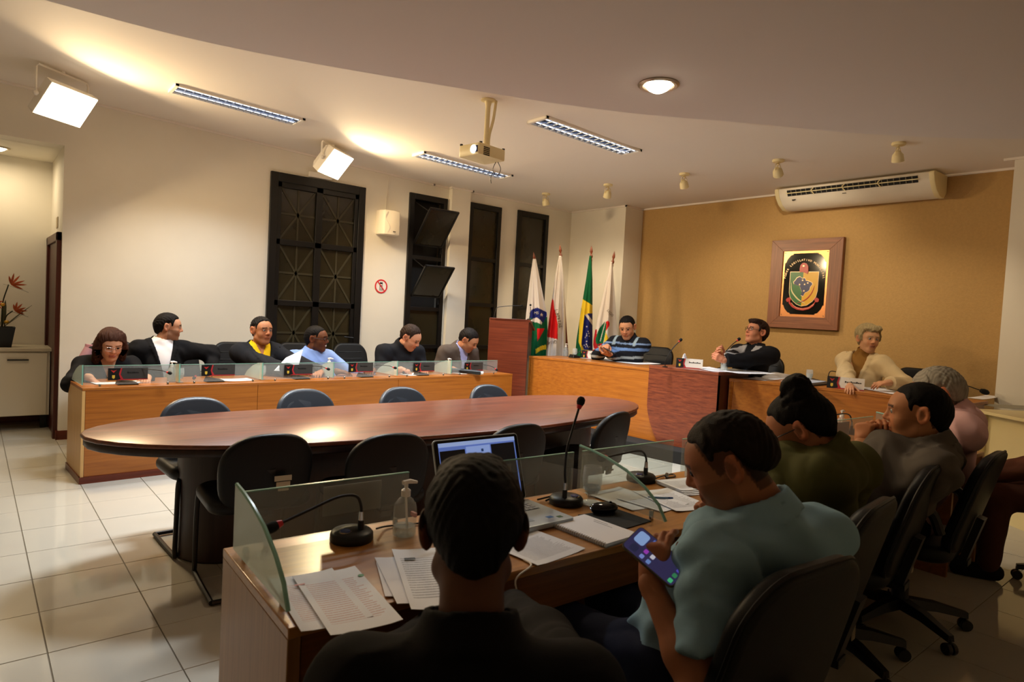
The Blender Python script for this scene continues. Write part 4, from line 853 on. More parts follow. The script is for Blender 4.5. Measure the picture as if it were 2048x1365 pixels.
# ---------------------------------------------------------------- microphones
M_neck = mat('black_gooseneck', '#0c0c0d', .45); M_foam = mat('black_foam', '#090909', .95, bump=.5, bs=600); M_redring = mat('red_ring', '#c01c24', .4)
def mic(name_lab, basep, pathw, head_r=.013, base='round', group='gooseneck desk microphones', foam_len=.03, neck=.0045, ring=True, rot=0, small=False, grp=True):
    r = thing('microphone', name_lab, 'microphone', basep, 0, group)
    b0 = Vector(basep); P_ = [Vector(p)-b0 for p in pathw]
    if base == 'round':
        mesh('base', MB().lathe([(.0, 0), (.062, 0), (.064, .004), (.063, .022), (.056, .030), (.02, .036), (0, .036)], 32), M_blk, r)
        u = Vector((math.cos(rot), math.sin(rot), 0))
        mesh('button', MB().lathe([(0, 0), (.017, 0), (.017, .003), (.014, .006), (0, .006)], 18, u*.03+Vector((0, 0, .031))), mat('blue_button', '#20306a', .25), r)
        mesh('button_ring', MB().lathe([(.017, 0), (.020, 0), (.020, .004), (.017, .004), (.017, 0)], 18, u*.03+Vector((0, 0, .031))), M_chrome, r)
        v = Vector((-u.y, u.x, 0))
        p0 = P_[0]; mesh('socket', MB().tube([Vector((p0.x, p0.y, .03)), Vector((p0.x, p0.y, .062))], .0095, 10), M_blk, r)
        mesh('collar', MB().tube([Vector((p0.x, p0.y, .062)), Vector((p0.x, p0.y, .088))], [.0075, .0065], 10), M_chrome, r)
        P_ = [Vector((p0.x, p0.y, .088))]+P_[1:]
    elif base == 'wedge':
        R = rotz(rot)
        mesh('base', MB().add([R @ Vector(q_) for q_ in ((-.075, -.05, 0), (.075, -.05, 0), (.075, .05, 0), (-.075, .05, 0), (-.06, -.04, .045), (.06, -.045, .018), (.06, .045, .018), (-.06, .04, .045))], [(3, 2, 1, 0), (4, 5, 6, 7), (0, 1, 5, 4), (1, 2, 6, 5), (2, 3, 7, 6), (3, 0, 4, 7)]), M_blk, r, smooth=0, bevel=.006)
    elif base == 'flat': mesh('base', MB().lathe([(0, 0), (.028, 0), (.028, .008), (.01, .014), (0, .014)], 16), M_blk, r)
    c = curve3(P_, 7)
    mesh('gooseneck', MB().tube(c, neck, 8), M_neck, r)
    t = (c[-1]-c[-2]).normalized(); e = c[-1]; R = t.to_track_quat('Z', 'Y').to_matrix()
    if ring: mesh('light_ring', MB().lathe([(0, -.004), (neck*1.7, -.004), (head_r*.72, .008), (head_r*.72, .012), (0, .012)], 12, e, R), M_redring, r)
    mesh('windscreen', MB().lathe([(0, .008), (head_r*.7, .009), (head_r, .009+foam_len*.35), (head_r*.95, .009+foam_len*.75), (head_r*.5, .009+foam_len), (0, .010+foam_len)], 14, e, R), M_foam, r)
    return r
def ypath(pts, Y): return [ay(x, y, Y) for x, y in pts]
def pxpath(pts, d): return [ad(x, y, d) if not isinstance(d, (list, tuple)) else ad(x, y, d[i]) for i, (x, y) in enumerate(pts)]
b = nz_(703, 1080); dd = (b-O).dot(FW)
mic('round-based microphone bent left beside the pump bottle, nearest the desk end', b, ypath([(722, 1045), (722, 1012), (716, 996), (700, 991), (670, 997), (620, 1020), (562, 1047)], b.y-.02), .0155, rot=math.radians(205), foam_len=.036)
b = nz_(1132, 1008); dd = (b-O).dot(FW)
mic('microphone with a tall upright neck beside the laptop', b, ypath([(1130, 975), (1130, 940), (1134, 900), (1145, 860), (1158, 816)], b.y-.02), .0155, rot=math.radians(-60), foam_len=.033)
b = nz_(1282, 962); dd = (b-O).dot(FW)
mic('round-based microphone bent left behind the second drinking glass and divider', b, ypath([(1292, 935), (1292, 916), (1286, 905), (1272, 903), (1245, 908), (1212, 915)], b.y-.02), .0155, rot=math.radians(200), foam_len=.036)
b = fromN(2.86, -.12, NZ); dd = (b-O).dot(FW)
mic('microphone whose tip shows just left of the hair bun woman', b, ypath([(1600, 866), (1600, 846), (1590, 838), (1570, 836), (1553, 839)], b.y-.02), .018, rot=2)
b = nz_(1702, 868); dd = (b-O).dot(FW)
mic('microphone bent left between the hair bun and the clasped hands', b, ypath([(1703, 858), (1703, 842), (1700, 832), (1690, 828), (1664, 831)], b.y-.02), .02, rot=2, foam_len=.04)
# on the windows desk
for k, (bx0, by0, hx, hy, lab) in enumerate(((258, 771, 334, 745, 'first'), (435, 766, 392, 752, 'second'), (608, 760, 652, 737, 'third'), (742, 757, 786, 735, 'fourth'), (848, 752, 810, 742, 'fifth'), (952, 748, 990, 738, 'sixth'))):
    b = fromL(toL(az(bx0, by0, DLZ)).x, .145, DLZ); dd = (b-O).dot(FW)
    e = ad(hx, hy, dd-.02); m_ = (b+e)/2; m_.z = max(b.z+.13, e.z+.03)
    mic(lab+' wedge microphone from the left on the windows desk', b, [b+Vector((-.02, 0, .04)), b*.75+e*.25+Vector((0, 0, .09)), m_*.4+e*.6, e], .013, 'wedge', neck=.003, rot=DLr, foam_len=.03, group='wedge microphones on the windows desk')
# on the tribune
def tmic(lab, bp, z, path, hr=.016, base='flat', d=None, fl=.035):
    b = az(*bp, z); dd = (b-O).dot(FW) if d is None else d
    return mic(lab, b, pxpath(path, dd), hr, base, neck=.0045, foam_len=fl, ring=fl < .05, group='tribune microphones')
tmic('low microphone with a black base on the left tribune wing', (1150, 716), .905, [(1152, 711), (1158, 704), (1172, 700), (1186, 701)], .014, 'wedge')
tmic('free-standing bent microphone between the striped sweater and the nameplate', (1330, 735), .948, [(1330, 734), (1332, 720), (1345, 698), (1358, 684)])
tmic('microphone held towards the mouth of the man in the black and grey jacket', (1440, 738), .948, [(1441, 736), (1446, 712), (1462, 692), (1474, 682)], .017, d=6.75)
tmic('long bent microphone before the cream blazer, pointing right', (1657, 770), .885, [(1657, 768), (1657, 752), (1662, 743), (1680, 746), (1720, 756), (1762, 765)], .024, fl=.06)
tmic('microphone with a large foam tip beside the pink shirt', (1886, 790), .885, [(1884, 786), (1884, 764), (1892, 760), (1925, 769), (1960, 781)], .026, fl=.075)
b = lec.matrix_world if False else None
for bx0, pth, lab in ((988, [(988, 637), (991, 622), (996, 615), (1010, 613), (1026, 612), (1040, 612)], 'long bent microphone on the lectern, lying across the window'), (1059, [(1058, 640), (1060, 630), (1061, 620), (1061, 614)], 'short upright microphone on the lectern, before the first flag')):
    P_ = pxpath(pth, 8.12); mic(lab, P_[0], P_, .013, 'flat', neck=.004, foam_len=.025, ring=False, group='lectern microphones')
# ---------------------------------------------------------------- bottles, glasses
def bottle(p, label, s=1, fill=.35, rz=0):
    r = thing('sanitizer_bottle', label, 'bottle', p, rz, 'hand sanitizer pump bottles'); r.scale = (s, s, s)
    mesh('body', MB().lathe([(.0, 0), (.033, 0), (.036, .006), (.036, .085), (.033, .100), (.022, .116), (.013, .122), (.013, .126), (0, .126)], 24), M_clearp, r)
    mesh('gel', MB().lathe([(0, .003), (.032, .004), (.0335, .01), (.0335, .006+.09*fill), (0, .006+.09*fill)], 22), M_liq, r)
    pm = mesh('pump', MB().lathe([(.0, .124), (.0145, .124), (.0145, .142), (.010, .146), (.0055, .148), (.0055, .164), (0, .164)], 16), M_whitep, r)
    mesh('nozzle', MB().tube([(-.012, 0, .166), (.012, 0, .168), (.038, 0, .162)], [.0075, .0075, .0045], 8), M_whitep, pm)
    mesh('dip_tube', MB().tube([(0, 0, .125), (.006, 0, .06), (.012, 0, .01)], .0035, 6), M_whitep, r)
    return r
sb = bottle(nz_(808, 1072), 'near-empty clear pump bottle beside the bent microphone, in the foreground', 1.0, .3)
mesh('label_print', MB().bx(.028, .0362, -.012, .014, .055, .068), mat('faded_red_print', '#c9807a', .6), sb, smooth=0)
bottle(nz_(1384, 956), 'clear pump bottle at the temple of the man in blue', .98, .6)
bottle(nz_(1681, 872), 'pump bottle behind the shoulder of the olive blazer', 1, .7)
bottle(az(1131, 713, .905), 'clear pump bottle on the tribune before the second flag', .95, .8); bottle(az(1448, 742, .948), 'pump bottle in front of the man in the black and grey jacket', 1.05, .75)
for x, lab in ((346, 'white-labelled pump bottle behind the glass before the dark suit'), (668, 'pump bottle behind the glass before the blue shirt'), (916, 'slim pump bottle behind the glass before the brown-grey blazer')):
    bottle(fromL(toL(ay(x, 745, 5.85)).x, .24, DLZ), lab, .98 if x != 668 else 1.08, .8)
def cup(p, label, s=1, fill=.3, mug=False):
    r = thing('drinking_glass', label, 'glass', p, 0, 'footed water glasses'); r.scale = (s, s, s)
    mesh('bowl', MB().lathe([(.0, .0), (.032, 0), (.033, .004), (.022, .010), (.014, .018), (.014, .026), (.024, .040), (.034, .066), (.037, .090), (.036, .120), (.0325, .140), (.0310, .140), (.0345, .118), (.0355, .090), (.032, .067), (.022, .042), (.0, .034)], 26), M_water, r)
    h = .04+.09*fill
    mesh('water', MB().lathe([(0, .036), (.021, .0425), (.0315, .067), (min(.0345, .03+.06*fill), h), (0, h)], 22), M_liq, r)
    return r
cup(nz_(1182, 1008), 'footed glass with a little water beside the mouse pad', 1.02, .18); cup(nz_(1397, 966), 'footed glass half hidden by the face of the man in blue', .98, .5)
cup(nz_(1566, 930), 'frosty full water glass on a coaster before the olive blazer', 1.12, .75)
cup(az(1149, 716, .905), 'footed glass beside the pump bottle on the left tribune wing', .85, .2); cup(az(1618, 765, .885), 'footed water glass between the papers and the cream blazer', .92, .6)
cup(az(2000, 797, .85), 'footed water glass on the cream side table', 1.0, .6); cup(fromL(toL(ay(527, 745, 5.85)).x, .2, DLZ), 'small glass behind the screen at the yellow shirt', .9, .4); cup(fromL(toL(ay(357, 745, 5.85)).x, .16, DLZ), 'small glass behind the screen at the dark suit', .85, .4)
def disc(p, r_, label, m, name='coaster'): return tag(mesh(name, MB().lathe([(0, 0), (r_, 0), (r_, .004), (0, .004)], 24, Vector(p)), m), label, 'coaster')
M_cork = mat('dark_coaster', '#4a2c18', .6)
disc(nz_(1182, 1008, NZ)-Vector((0, 0, .0)), .044, 'coaster under the glass by the mouse pad', mat('lace_coaster', '#cfccc4', .6)); disc(nz_(1566, 930), .052, 'dark coaster under the frosty water glass', M_cork); disc(az(2000, 797, .85), .06, 'brown coaster on the cream side table', M_cork)
# ---------------------------------------------------------------- papers
def sheet(TL, TR, BL, z, label, m=None, cat='paper', name='paper_sheet', th=.0012, dz=0, group=None, curl=.004):
    a, b, c = [Vector(p) if len(p) == 3 else az(p[0], p[1], z) for p in (TL, TR, BL)]
    u = b-a; v = c-a; w_ = u.length; h = v.length; ang = math.atan2(u.y, u.x); n = 6; mb = MB(); vs = []
    sk = v.dot(u)/w_; hh = math.sqrt(max(1e-6, h*h-sk*sk)); ctr = a+u/2+v/2
    for k in (0, 1):
        for j in range(n+1):
            for i in range(n+1):
                x, y = (i/n-.5)*w_+sk*0, (.5-j/n)*hh; e_ = curl*(abs(i/n-.5)*2)**4
                vs.append((x, y, e_+(th if k else 0)))
    N = n+1; q_ = N*N; fs = []
    for j in range(n):
        for i in range(n):
            a_ = j*N+i; fs += [(a_, a_+1, a_+N+1, a_+N), (q_+a_, q_+a_+N, q_+a_+N+1, q_+a_+1)]
    for i in range(n): fs += [(i+1, i, q_+i, q_+i+1), (n*N+i, n*N+i+1, q_+n*N+i+1, q_+n*N+i), (i*N, (i+1)*N, q_+(i+1)*N, q_+i*N), ((i+1)*N+n, i*N+n, q_+i*N+n, q_+(i+1)*N+n)]
    mb.add(vs, fs); o = mesh(name, mb, m or M_paper, None, smooth=60); o.location = (ctr.x, ctr.y, z+dz); o.rotation_euler.z = ang
    return tag(o, label, cat, group)
Z1 = NZ+.0005
sheet((520, 1165), (648, 1143), (622, 1264), Z1, 'lower printed sheet poking out at the desk corner', M_paper2)
s_ = sheet((574, 1160), (700, 1139), (673, 1275), Z1, 'printed sheet with red lines at the near corner of the desk', M_paper2, dz=.002)
mesh('crest_print', MB().lathe([(0, .0), (.008, 0), (.008, .0006), (0, .0006)], 14, (.075, .10, .0050)), mat('crest_green', '#4f8a5a', .6), s_); mesh('crest_print', MB().bx(-.09, -.065, .105, .112, .0045, .0052), M_darkred, s_, smooth=0)
sheet((725, 1130), (880, 1120), (800, 1195), Z1, 'lowest sheet of the fanned pile beside the dark-haired head', M_blank); sheet((735, 1122), (885, 1108), (810, 1212), Z1, 'middle sheet of the fanned pile beside the dark-haired head', M_blank, dz=.002)
s_ = sheet((766, 1106), (870, 1100), (843, 1225), Z1, 'handwritten letter on top of the fanned pile', paper_mat('letter', 26), dz=.004)
mesh('crest_print', MB().bx(-.05, -.02, .105, .116, .0052, .0060), M_blk, s_, smooth=0)
sheet((974, 1092), (1070, 1063), (1075, 1135), Z1, 'dense printed sheet right of the dark-haired head', paper_mat('dense_sheet', 44))
sheet((1170, 988), (1240, 976), (1262, 1024), Z1, 'sheet seen through the glass divider beside the footed glass', M_blank)
sheet((1235, 1000), (1290, 985), (1322, 1028), Z1, 'printed sheet under the pen beyond the glass divider', M_paper, dz=.001); sheet((1280, 984), (1350, 978), (1334, 1028), Z1, 'printed sheet lying under the blue pen', M_paper, dz=.002)
for k in range(4): sheet((1335-3*k, 968-k), (1403-2*k, 962-k), (1350-3*k, 996-2*k), Z1, ['bottom', 'second lowest', 'third', 'topmost'][k]+' sheet of the stapled pile near the clear pump bottle', M_paper, dz=.001+.003*k)
pa_, pb2 = nz_(1296, 995, NZ+.008), nz_(1346, 997, NZ+.008); r = thing('pen', 'blue-clear ballpoint pen lying on the printed sheets', 'pen', pa_); d_ = pb2-pa_
mesh('barrel', MB().tube([Vector(), d_*.88], .0038, 6), mat('pen_clear_blue', '#6f8fae', .2), r); mesh('cap', MB().tube([d_*.80, d_], [.0045, .004], 6), mat('pen_blue', '#24508c', .3), r)
# spiral notebook
TL, TR, BR, BL = [nz_(*p, NZ) for p in ((1166, 1034), (1274, 1066), (1215, 1099), (1101, 1054))]
u = (BR-BL); ang = math.atan2(u.y, u.x); W_ = u.length; D_ = (TL-BL).length; c = (TL+BR)/2; r = thing('spiral_notebook', 'white spiral notebook lying open beside the laptop', 'notebook', (c.x, c.y, NZ), ang)
mesh('back_cover', MB().bx(-W_/2, W_/2, -D_/2, D_/2, 0, .003), mat('grey_cover', '#8b8a88', .6), r); mesh('pages', MB().bx(-W_/2+.002, W_/2-.003, -D_/2+.004, D_/2-.003, .003, .012), M_blank, r, bevel=.001); mesh('handwriting', MB().bx(-.06, .0, .065, .067, .0121, .0125).bx(-.05, .03, .052, .054, .0121, .0125), mat('pencil', '#8a8a92', .8), r, smooth=0)
n = 26; ringm = None
for k in range(n):
    x = -W_/2+.006+(W_-.012)*k/(n-1)
    if ringm is None: o = mesh('spiral_ring', MB().tube([(0, -D_/2+.006*math.cos(q)+.002, .007+.0085*math.sin(q)) for q in np.linspace(0, 2*math.pi, 12, endpoint=False)], .0011, 5, closed=True), M_chrome, r); ringm = o.data
    else: o = bpy.data.objects.new('spiral_ring', ringm); COL.objects.link(o); o.parent = r
    o.location.x = x
# mouse and pad
q4 = [nz_(*p) for p in ((1156, 1032), (1236, 1021), (1303, 1044), (1253, 1059))]
mp = mesh('mouse_pad', MB().slab([(p.x, p.y) for p in q4], NZ+.0003, NZ+.0035), mat('black_pad', '#14181a', .85)); tag(mp, 'black mouse pad between the notebook and the glass divider', 'mouse pad')
p = nz_(1207, 1026, NZ+.004); r = thing('computer_mouse', 'glossy black computer mouse on the pad', 'mouse', p, math.radians(-20))
M_gloss = mat('glossy_black', '#060607', .08)
mesh('shell', MB().slab([(.055*math.cos(t), .031*math.sin(t)) for t in np.linspace(0, 2*math.pi, 24, endpoint=False)], 0, .036, .022, 5), M_gloss, r, smooth=180); mesh('wheel', MB().lathe([(0, -.003), (.007, -.003), (.007, .003), (0, .003)], 12, (.025, 0, .034), Matrix.Rotation(math.pi/2, 3, 'X')), M_blk, r)
# laptop
hR = nz_(1053, 998, NZ+.02); hd = Vector((-.82, .57, 0)); 
kb = nz_(1147, 1035, NZ+.02); fv = kb-hR; fv.z = 0; hv = Vector((fv.y, -fv.x, 0)).normalized()*-1
hv = hv if hv.x < 0 else -hv; Wl = .375; Dl = .255; fv = fv.normalized()
c = hR+hv*Wl/2; lap = thing('laptop', 'open silver laptop with a dark screen partly behind the dark-haired head', 'laptop', (c.x, c.y, NZ), 0)
def LP(a, b, z): return -hv*a+fv*b+Vector((0, 0, z))
def lbox(mb, a0, a1, b0, b1, z0, z1):
    vs = [LP(a, b_, z) for a in (a0, a1) for b_ in (b0, b1) for z in (z0, z1)]; mb.add(vs, [(0, 1, 3, 2), (4, 6, 7, 5), (0, 4, 5, 1), (2, 3, 7, 6), (0, 2, 6, 4), (1, 5, 7, 3)]); return mb
M_silv = mat('silver_plastic', '#aeb9c2', .35, .2)
bs_ = mesh('base', MB().slab([(x, y+Dl/2) for x, y in rrect(Wl, Dl, .014, 4)], .004, .022, .004, 2, M=lambda p: LP(p.x, p.y, p.z)), M_silv, lap)
key0 = None; kw = .0182; M_key = mat('pale_key', '#c3cbd2', .5)
for j in range(5):
    for i in range(15):
        w_ = kw*.86
        if key0 is None: o = mesh('key', lbox(MB(), 0, w_, 0, .0135, .022, .0245), M_key, bs_); key0 = o
        else: o = bpy.data.objects.new('key', key0.data); COL.objects.link(o); o.parent = bs_
        pz = LP(-Wl/2+.04+i*.0197, .028+j*.0185, 0); o.location = pz
mesh('key_gap', lbox(MB(), -Wl/2+.036, -Wl/2+.04+15*.0197, .025, .025+5*.0185+.003, .0218, .0226), mat('key_gap_grey', '#5d6468', .6), bs_, smooth=0)
mesh('touchpad', lbox(MB(), -.065, .04, .145, .215, .022, .0228), mat('touchpad_silver', '#9eabb6', .3, .2), bs_); mesh('sticker', lbox(MB(), .10, .125, .20, .218, .022, .0226), mat('blue_sticker', '#3a6ea5', .4), bs_); mesh('sticker', lbox(MB(), .135, .155, .215, .232, .022, .0226), mat('green_sticker', '#2c5a30', .4), bs_)
sl = math.radians(108); 
def SC(a, h, off): 
    return LP(a, 0, .02)+(Vector((0, 0, 1))*math.sin(sl)+fv*math.cos(sl))*h+(fv*math.sin(sl)-Vector((0, 0, 1))*math.cos(sl))*off
Hs = .245
lid = mesh('lid', MB().slab([(x, y+Hs/2) for x, y in rrect(Wl, Hs, .014, 4)], -.008, .0, .003, 2, M=lambda p: SC(p.x, p.y, p.z)), M_silv, lap)
mesh('bezel', MB().slab([(x, y+Hs/2) for x, y in rrect(Wl-.008, Hs-.008, .012, 4)], 0, .0012, M=lambda p: SC(p.x, p.y, p.z)), M_gloss, lid)
def scr(x0, x1, y0, y1, col, e, nm, off=.002): return mesh(nm, MB().slab([(x0, y0), (x1, y0), (x1, y1), (x0, y1)], off, off+.0004, M=lambda p: SC(p.x, p.y, p.z)), mat(nm+'_glow_'+col.lstrip('#'), col, .3, emit=e), lid, smooth=0)
scr(-.168, .168, .03, .232, '#5f78c0', .55, 'screen'); scr(-.165, -.06, .05, .205, '#15161c', .1, 'window_pane', .0026); scr(.055, .162, .04, .212, '#1b1d24', .12, 'window_pane', .0026); scr(-.055, .05, .05, .212, '#8aa2dc', .6, 'page', .0026); scr(-.168, .168, .218, .232, '#94a9d8', .6, 'toolbar', .003)
scr(.01, .02, .19, .2, '#2f4a80', .3, 'icon', .0032); scr(-.02, .005, .17, .176, '#41598a', .3, 'text_line', .0032); scr(-.04, .03, .15, .154, '#41598a', .3, 'text_line', .0032)
# cables
tag(mesh('charging_cable', MB().tube(curve3([nz_(1048, 1120, NZ+.004), nz_(1062, 1132, NZ+.004), fromN(.61, -.556, NZ-.02), fromN(.63, -.565, NZ-.10), fromN(.635, -.56, NZ-.22)], 6), .0028, 6), M_whitep), 'thin white charging cable hanging over the desk edge', 'cable')
tag(mesh('microphone_cable', MB().tube(curve3([nz_(753, 1058, NZ+.02), nz_(775, 1053, NZ+.006), nz_(830, 1048, NZ+.005), nz_(850, 1046, NZ+.005)], 6), .003, 6), M_blk), 'black microphone cable running behind the pump bottle', 'cable')
tag(mesh('microphone_cable', MB().tube(curve3([nz_(1092, 1002, NZ+.01), nz_(1110, 992, NZ+.012), nz_(1075, 1000, NZ+.01)], 6), .0035, 6), M_blk), 'short black cable between the laptop hinge and the upright microphone', 'cable')
tag(mesh('microphone_cable', MB().tube(curve3([nz_(1310, 958, NZ+.012), nz_(1325, 953, NZ+.006), nz_(1345, 949, NZ+.005), nz_(1350, 954, NZ+.005), nz_(1332, 957, NZ+.005)], 6), .003, 6), M_blk), 'looped black cable at the third round microphone base', 'cable')
# beyond: things before the olive blazer
r = thing('planner', 'colourful spiral planner under the forearm of the olive blazer', 'notebook', nz_(1570, 980), math.radians(-8))
mesh('cover', MB().bx(-.11, .11, -.075, .075, 0, .014), mat('planner_mint', '#b9c4b4', .6), r); mesh('pattern_patch', MB().bx(-.10, -.04, -.03, .07, .014, .0146).bx(.03, .10, -.05, .0, .014, .0146), mat('planner_pink', '#b24a5c', .6), r, smooth=0); mesh('pattern_patch', MB().bx(-.02, .08, .02, .07, .014, .0146), mat('planner_yellow', '#c69a42', .6), r, smooth=0)
for k in range(14): mesh('ring', MB().tube([(-.10+k*.0155, -.075+.006*math.cos(q), .008+.009*math.sin(q)) for q in np.linspace(0, 2*math.pi, 9, endpoint=False)], .0013, 4, closed=True), M_blk, r)
r = thing('mobile_phone', 'phone with a purple screen under the red-nailed fingers', 'phone', nz_(1568, 957, NZ+.016), math.radians(12))
mesh('body', MB().slab(rrect(.15, .075, .01), 0, .009, .003, 2), M_blk, r); mesh('screen', MB().slab(rrect(.142, .068, .008), .009, .0095), mat('purple_screen', '#4a3c86', .2, emit=.35), r, smooth=0)
for k, (x, y, w_) in enumerate(((1598, 916, .08), (1606, 922, .06))): sheet(nz_(x-14, y-4), nz_(x+14, y-8), nz_(x-6, y+10), NZ+.001, ['folded white napkin behind the frosty glass', 'small white note beside the raised wrist'][k], M_blank, th=.006, curl=.01)
tag(mesh('spectacle_case', MB().slab(rrect(.16, .07, .03, 6), 0, .04, .016, 4, M=lambda p: nz_(1606, 902)+rotz(.3) @ p), mat('blue_case', '#5e7ea6', .4)), 'blue spectacle case behind the frosty water glass', 'case')
sheet((1730, 892), (1775, 886), (1750, 905), Z1, 'white papers under the elbows of the grey polo shirt', M_paper); sheet((1590, 868), (1630, 860), (1612, 880), Z1, 'sheet beyond the olive blazer', M_blank)
# tribune papers
ZT_ = .905
sheet((1180, 716), (1222, 714), (1200, 724), ZT_+.001, 'sheet in front of the phone on the left wing', M_blank); sheet((1212, 718), (1262, 718), (1230, 730), ZT_+.001, 'printed sheet at the striped sweater elbow', M_paper, dz=.002)
sheet((1398, 734), (1440, 736), (1395, 742), .949, 'flat papers behind the nameplate on the centre block', M_blank); sheet((1440, 738), (1510, 739), (1436, 748), .949, 'loose sheets under the black and grey jacket sleeve', M_paper, dz=.001)
r = thing('open_book', 'open bound papers curling at the right of the centre block', 'papers', az(1545, 755, .885), math.radians(-30))
for s in (-1, 1):
    o_ = [(0, .005)]+[(s*.02*k, .012+.022*math.sin(k/10*math.pi)+.002*k*(s > 0)) for k in range(0, 11)]+[(s*.2, .0)]
    mesh('pages', MB().slab(o_, -.14, .14, M=lambda p: Vector((p.x, p.z, p.y))), M_blank, r, smooth=40)
mesh('binding', MB().bx(-.2, .2, -.14, .14, 0, .004), M_blk, r)
sheet((1500, 756), (1545, 752), (1515, 764), .886, 'sheet under the curling bound papers', M_blank)
tag(mesh('folder', MB().slab([(p.x, p.y) for p in (az(1568, 768, .885), az(1625, 760, .885), az(1665, 770, .885), az(1600, 776, .885))], .886, .902, .003, 1), mat('black_folder', '#1a1c20', .5)), 'black folder before the footed glass on the right wing', 'folder')
sheet((1575, 762), (1622, 758), (1590, 770), .903, 'pale blue sheet lying on the black folder', mat('pale_blue_paper', '#b9c6dc', .7))
sheet((1705, 772), (1745, 770), (1722, 782), .886, 'pink-edged papers before the cream blazer', M_paper); sheet((1742, 778), (1792, 780), (1752, 788), .886, 'white papers beside the foam microphone tip', M_blank)
sheet((1945, 795), (1982, 790), (1952, 802), .886, 'sheet at the right end of the tribune', M_blank); sheet((2008, 806), (2060, 815), (1996, 816), .851, 'grey folder sheet on the cream side table', mat('grey_board', '#8a8574', .7)); sheet((2035, 797), (2065, 799), (2030, 808), .853, 'white sheets on the cream side table', M_blank)
r = thing('tissue_pack', 'crumpled white tissues behind the centre nameplate', 'tissues', az(1368, 731, .948))
tm = MB(); k_ = 0
for j in range(5):
    for i in range(12):
        q = i/12*2*math.pi; rr = .075*(1-.16*j)*(1+.25*math.sin(q*3+j)); tm.v.append((rr*math.cos(q), rr*.6*math.sin(q), j*.028*(1+.2*math.sin(q*2))))
tm.f = [[j*12+i, j*12+(i+1) % 12, (j+1)*12+(i+1) % 12, (j+1)*12+i] for j in range(4) for i in range(12)]+[[4*12+i for i in range(12)]]
mesh('tissue', tm, M_blank, r, smooth=30)
# nameplates
M_plate = mat('smoked_nameplate', '#3a3836', .25); M_plw = mat('white_nameplate', '#d8d2c6', .4); M_gold = mat('gold_print', '#c9a83a', .4)
def nameplate(p, ang, label, w_=.25, h=.085, white=False, tilt=8):
    r = thing('nameplate', label, 'nameplate', p, ang, 'council nameplates'); T_ = Matrix.Rotation(math.radians(-tilt), 3, 'X')
    q = lambda x0, x1, z0, z1, y: MB().add([T_ @ Vector((x, yy, z)) for x in (x0, x1) for yy in (y, y+.002) for z in (z0, z1)], [(0, 1, 3, 2), (4, 6, 7, 5), (0, 4, 5, 1), (2, 3, 7, 6), (0, 2, 6, 4), (1, 5, 7, 3)])
    mesh('plate', q(-w_/2, w_/2, 0, h, 0), M_plw if white else M_plate, r, smooth=0)
    mesh('crest_panel', q(-w_/2, -w_/2+w_*.30, 0, h, -.0022), M_blk, r, smooth=0)
    mesh('red_stripe', MB().slab([(-w_/2+w_*.20, 0), (w_/2, 0), (w_/2, h*.07), (-w_/2+w_*.38, h*.08), (-w_/2+w_*.31, h*.45), (-w_/2+w_*.345, h), (-w_/2+w_*.31, h), (-w_/2+w_*.265, h*.5), (-w_/2+w_*.31, h*.08)], 0, .001, M=lambda p: T_ @ Vector((p.x, -.0025-p.z, p.y))), mat('nameplate_red', '#a3242a', .4), r, smooth=0)
    mesh('crest', MB().slab([(-w_/2+w_*.10, h*.42), (-w_/2+w_*.10, h*.2), (-w_/2+w_*.135, h*.12), (-w_/2+w_*.17, h*.2), (-w_/2+w_*.17, h*.42)], 0, .001, M=lambda p: T_ @ Vector((p.x, -.0026-p.z, p.y))), M_gold, r, smooth=0)
    mesh('crest_top', MB().slab([(-w_/2+w_*.06, h*.85), (-w_/2+w_*.135, h*.6), (-w_/2+w_*.21, h*.85), (-w_/2+w_*.135, h*.78)], 0, .001, M=lambda p: T_ @ Vector((p.x, -.0026-p.z, p.y))), M_darkred, r, smooth=0)
    tx = MB()
    for k in range(9 if white else 6):
        x = -w_/2+w_*(.48+.05*k); tx.add(q(x, x+w_*.036, h*.56, h*(.64+.05*(k % 3 == 0)), -.0022).v, [(0, 1, 3, 2), (4, 6, 7, 5), (0, 4, 5, 1), (2, 3, 7, 6), (0, 2, 6, 4), (1, 5, 7, 3)])
    mesh('name_text', tx, M_blk, r, smooth=0); return r
for k, (x, y, lab) in enumerate(((255, 770, 'dark suit woman leaning over the papers'), (438, 762, 'dark suit with the white shirt'), (602, 756, 'yellow shirt'), (731, 749, 'blue shirt'), (862, 748, 'black polo shirt'), (966, 746, 'brown-grey blazer'))):
    zz = [DLZ+.045, DLZ+.06, DLZ+.05, DLZ+.06, DLZ+.05, DLZ+.045][k]
    p = fromL(toL(ay(x, y, 5.70)).x, .062, zz); nameplate(p, DLr, 'smoked red-striped nameplate on the glass before the '+lab, .27, .092, tilt=0)
nameplate(az(1378, 737, .948), math.radians(-62), 'white nameplate on the centre block of the tribune', .27, .10, True); nameplate(az(1690, 779, .885), math.radians(-72), 'white nameplate before the cream blazer', .31, .11, True); nameplate(az(1180, 718, .905), math.radians(-58), 'nameplate on the left tribune wing, seen edge-on beside the black microphone base', .22, .10, True)
r = thing('document_tube', 'black document tube with a white cap on the windows desk', 'tube', fromL(toL(az(922, 748, DLZ)).x-.05, .02, DLZ+.03), DLr)
mesh('tube', MB().tube([(-.12, .12, .02), (.16, -.06, .0)], .026, 14), M_blk, r); mesh('end_cap', MB().tube([(.16, -.06, 0), (.185, -.076, -.002)], [.018, .018], 12), M_whitep, r)
sheet(fromL(.12, .30, DLZ), fromL(.45, .34, DLZ), fromL(.10, .16, DLZ), DLZ+.001, 'papers read by the woman in black', M_paper)
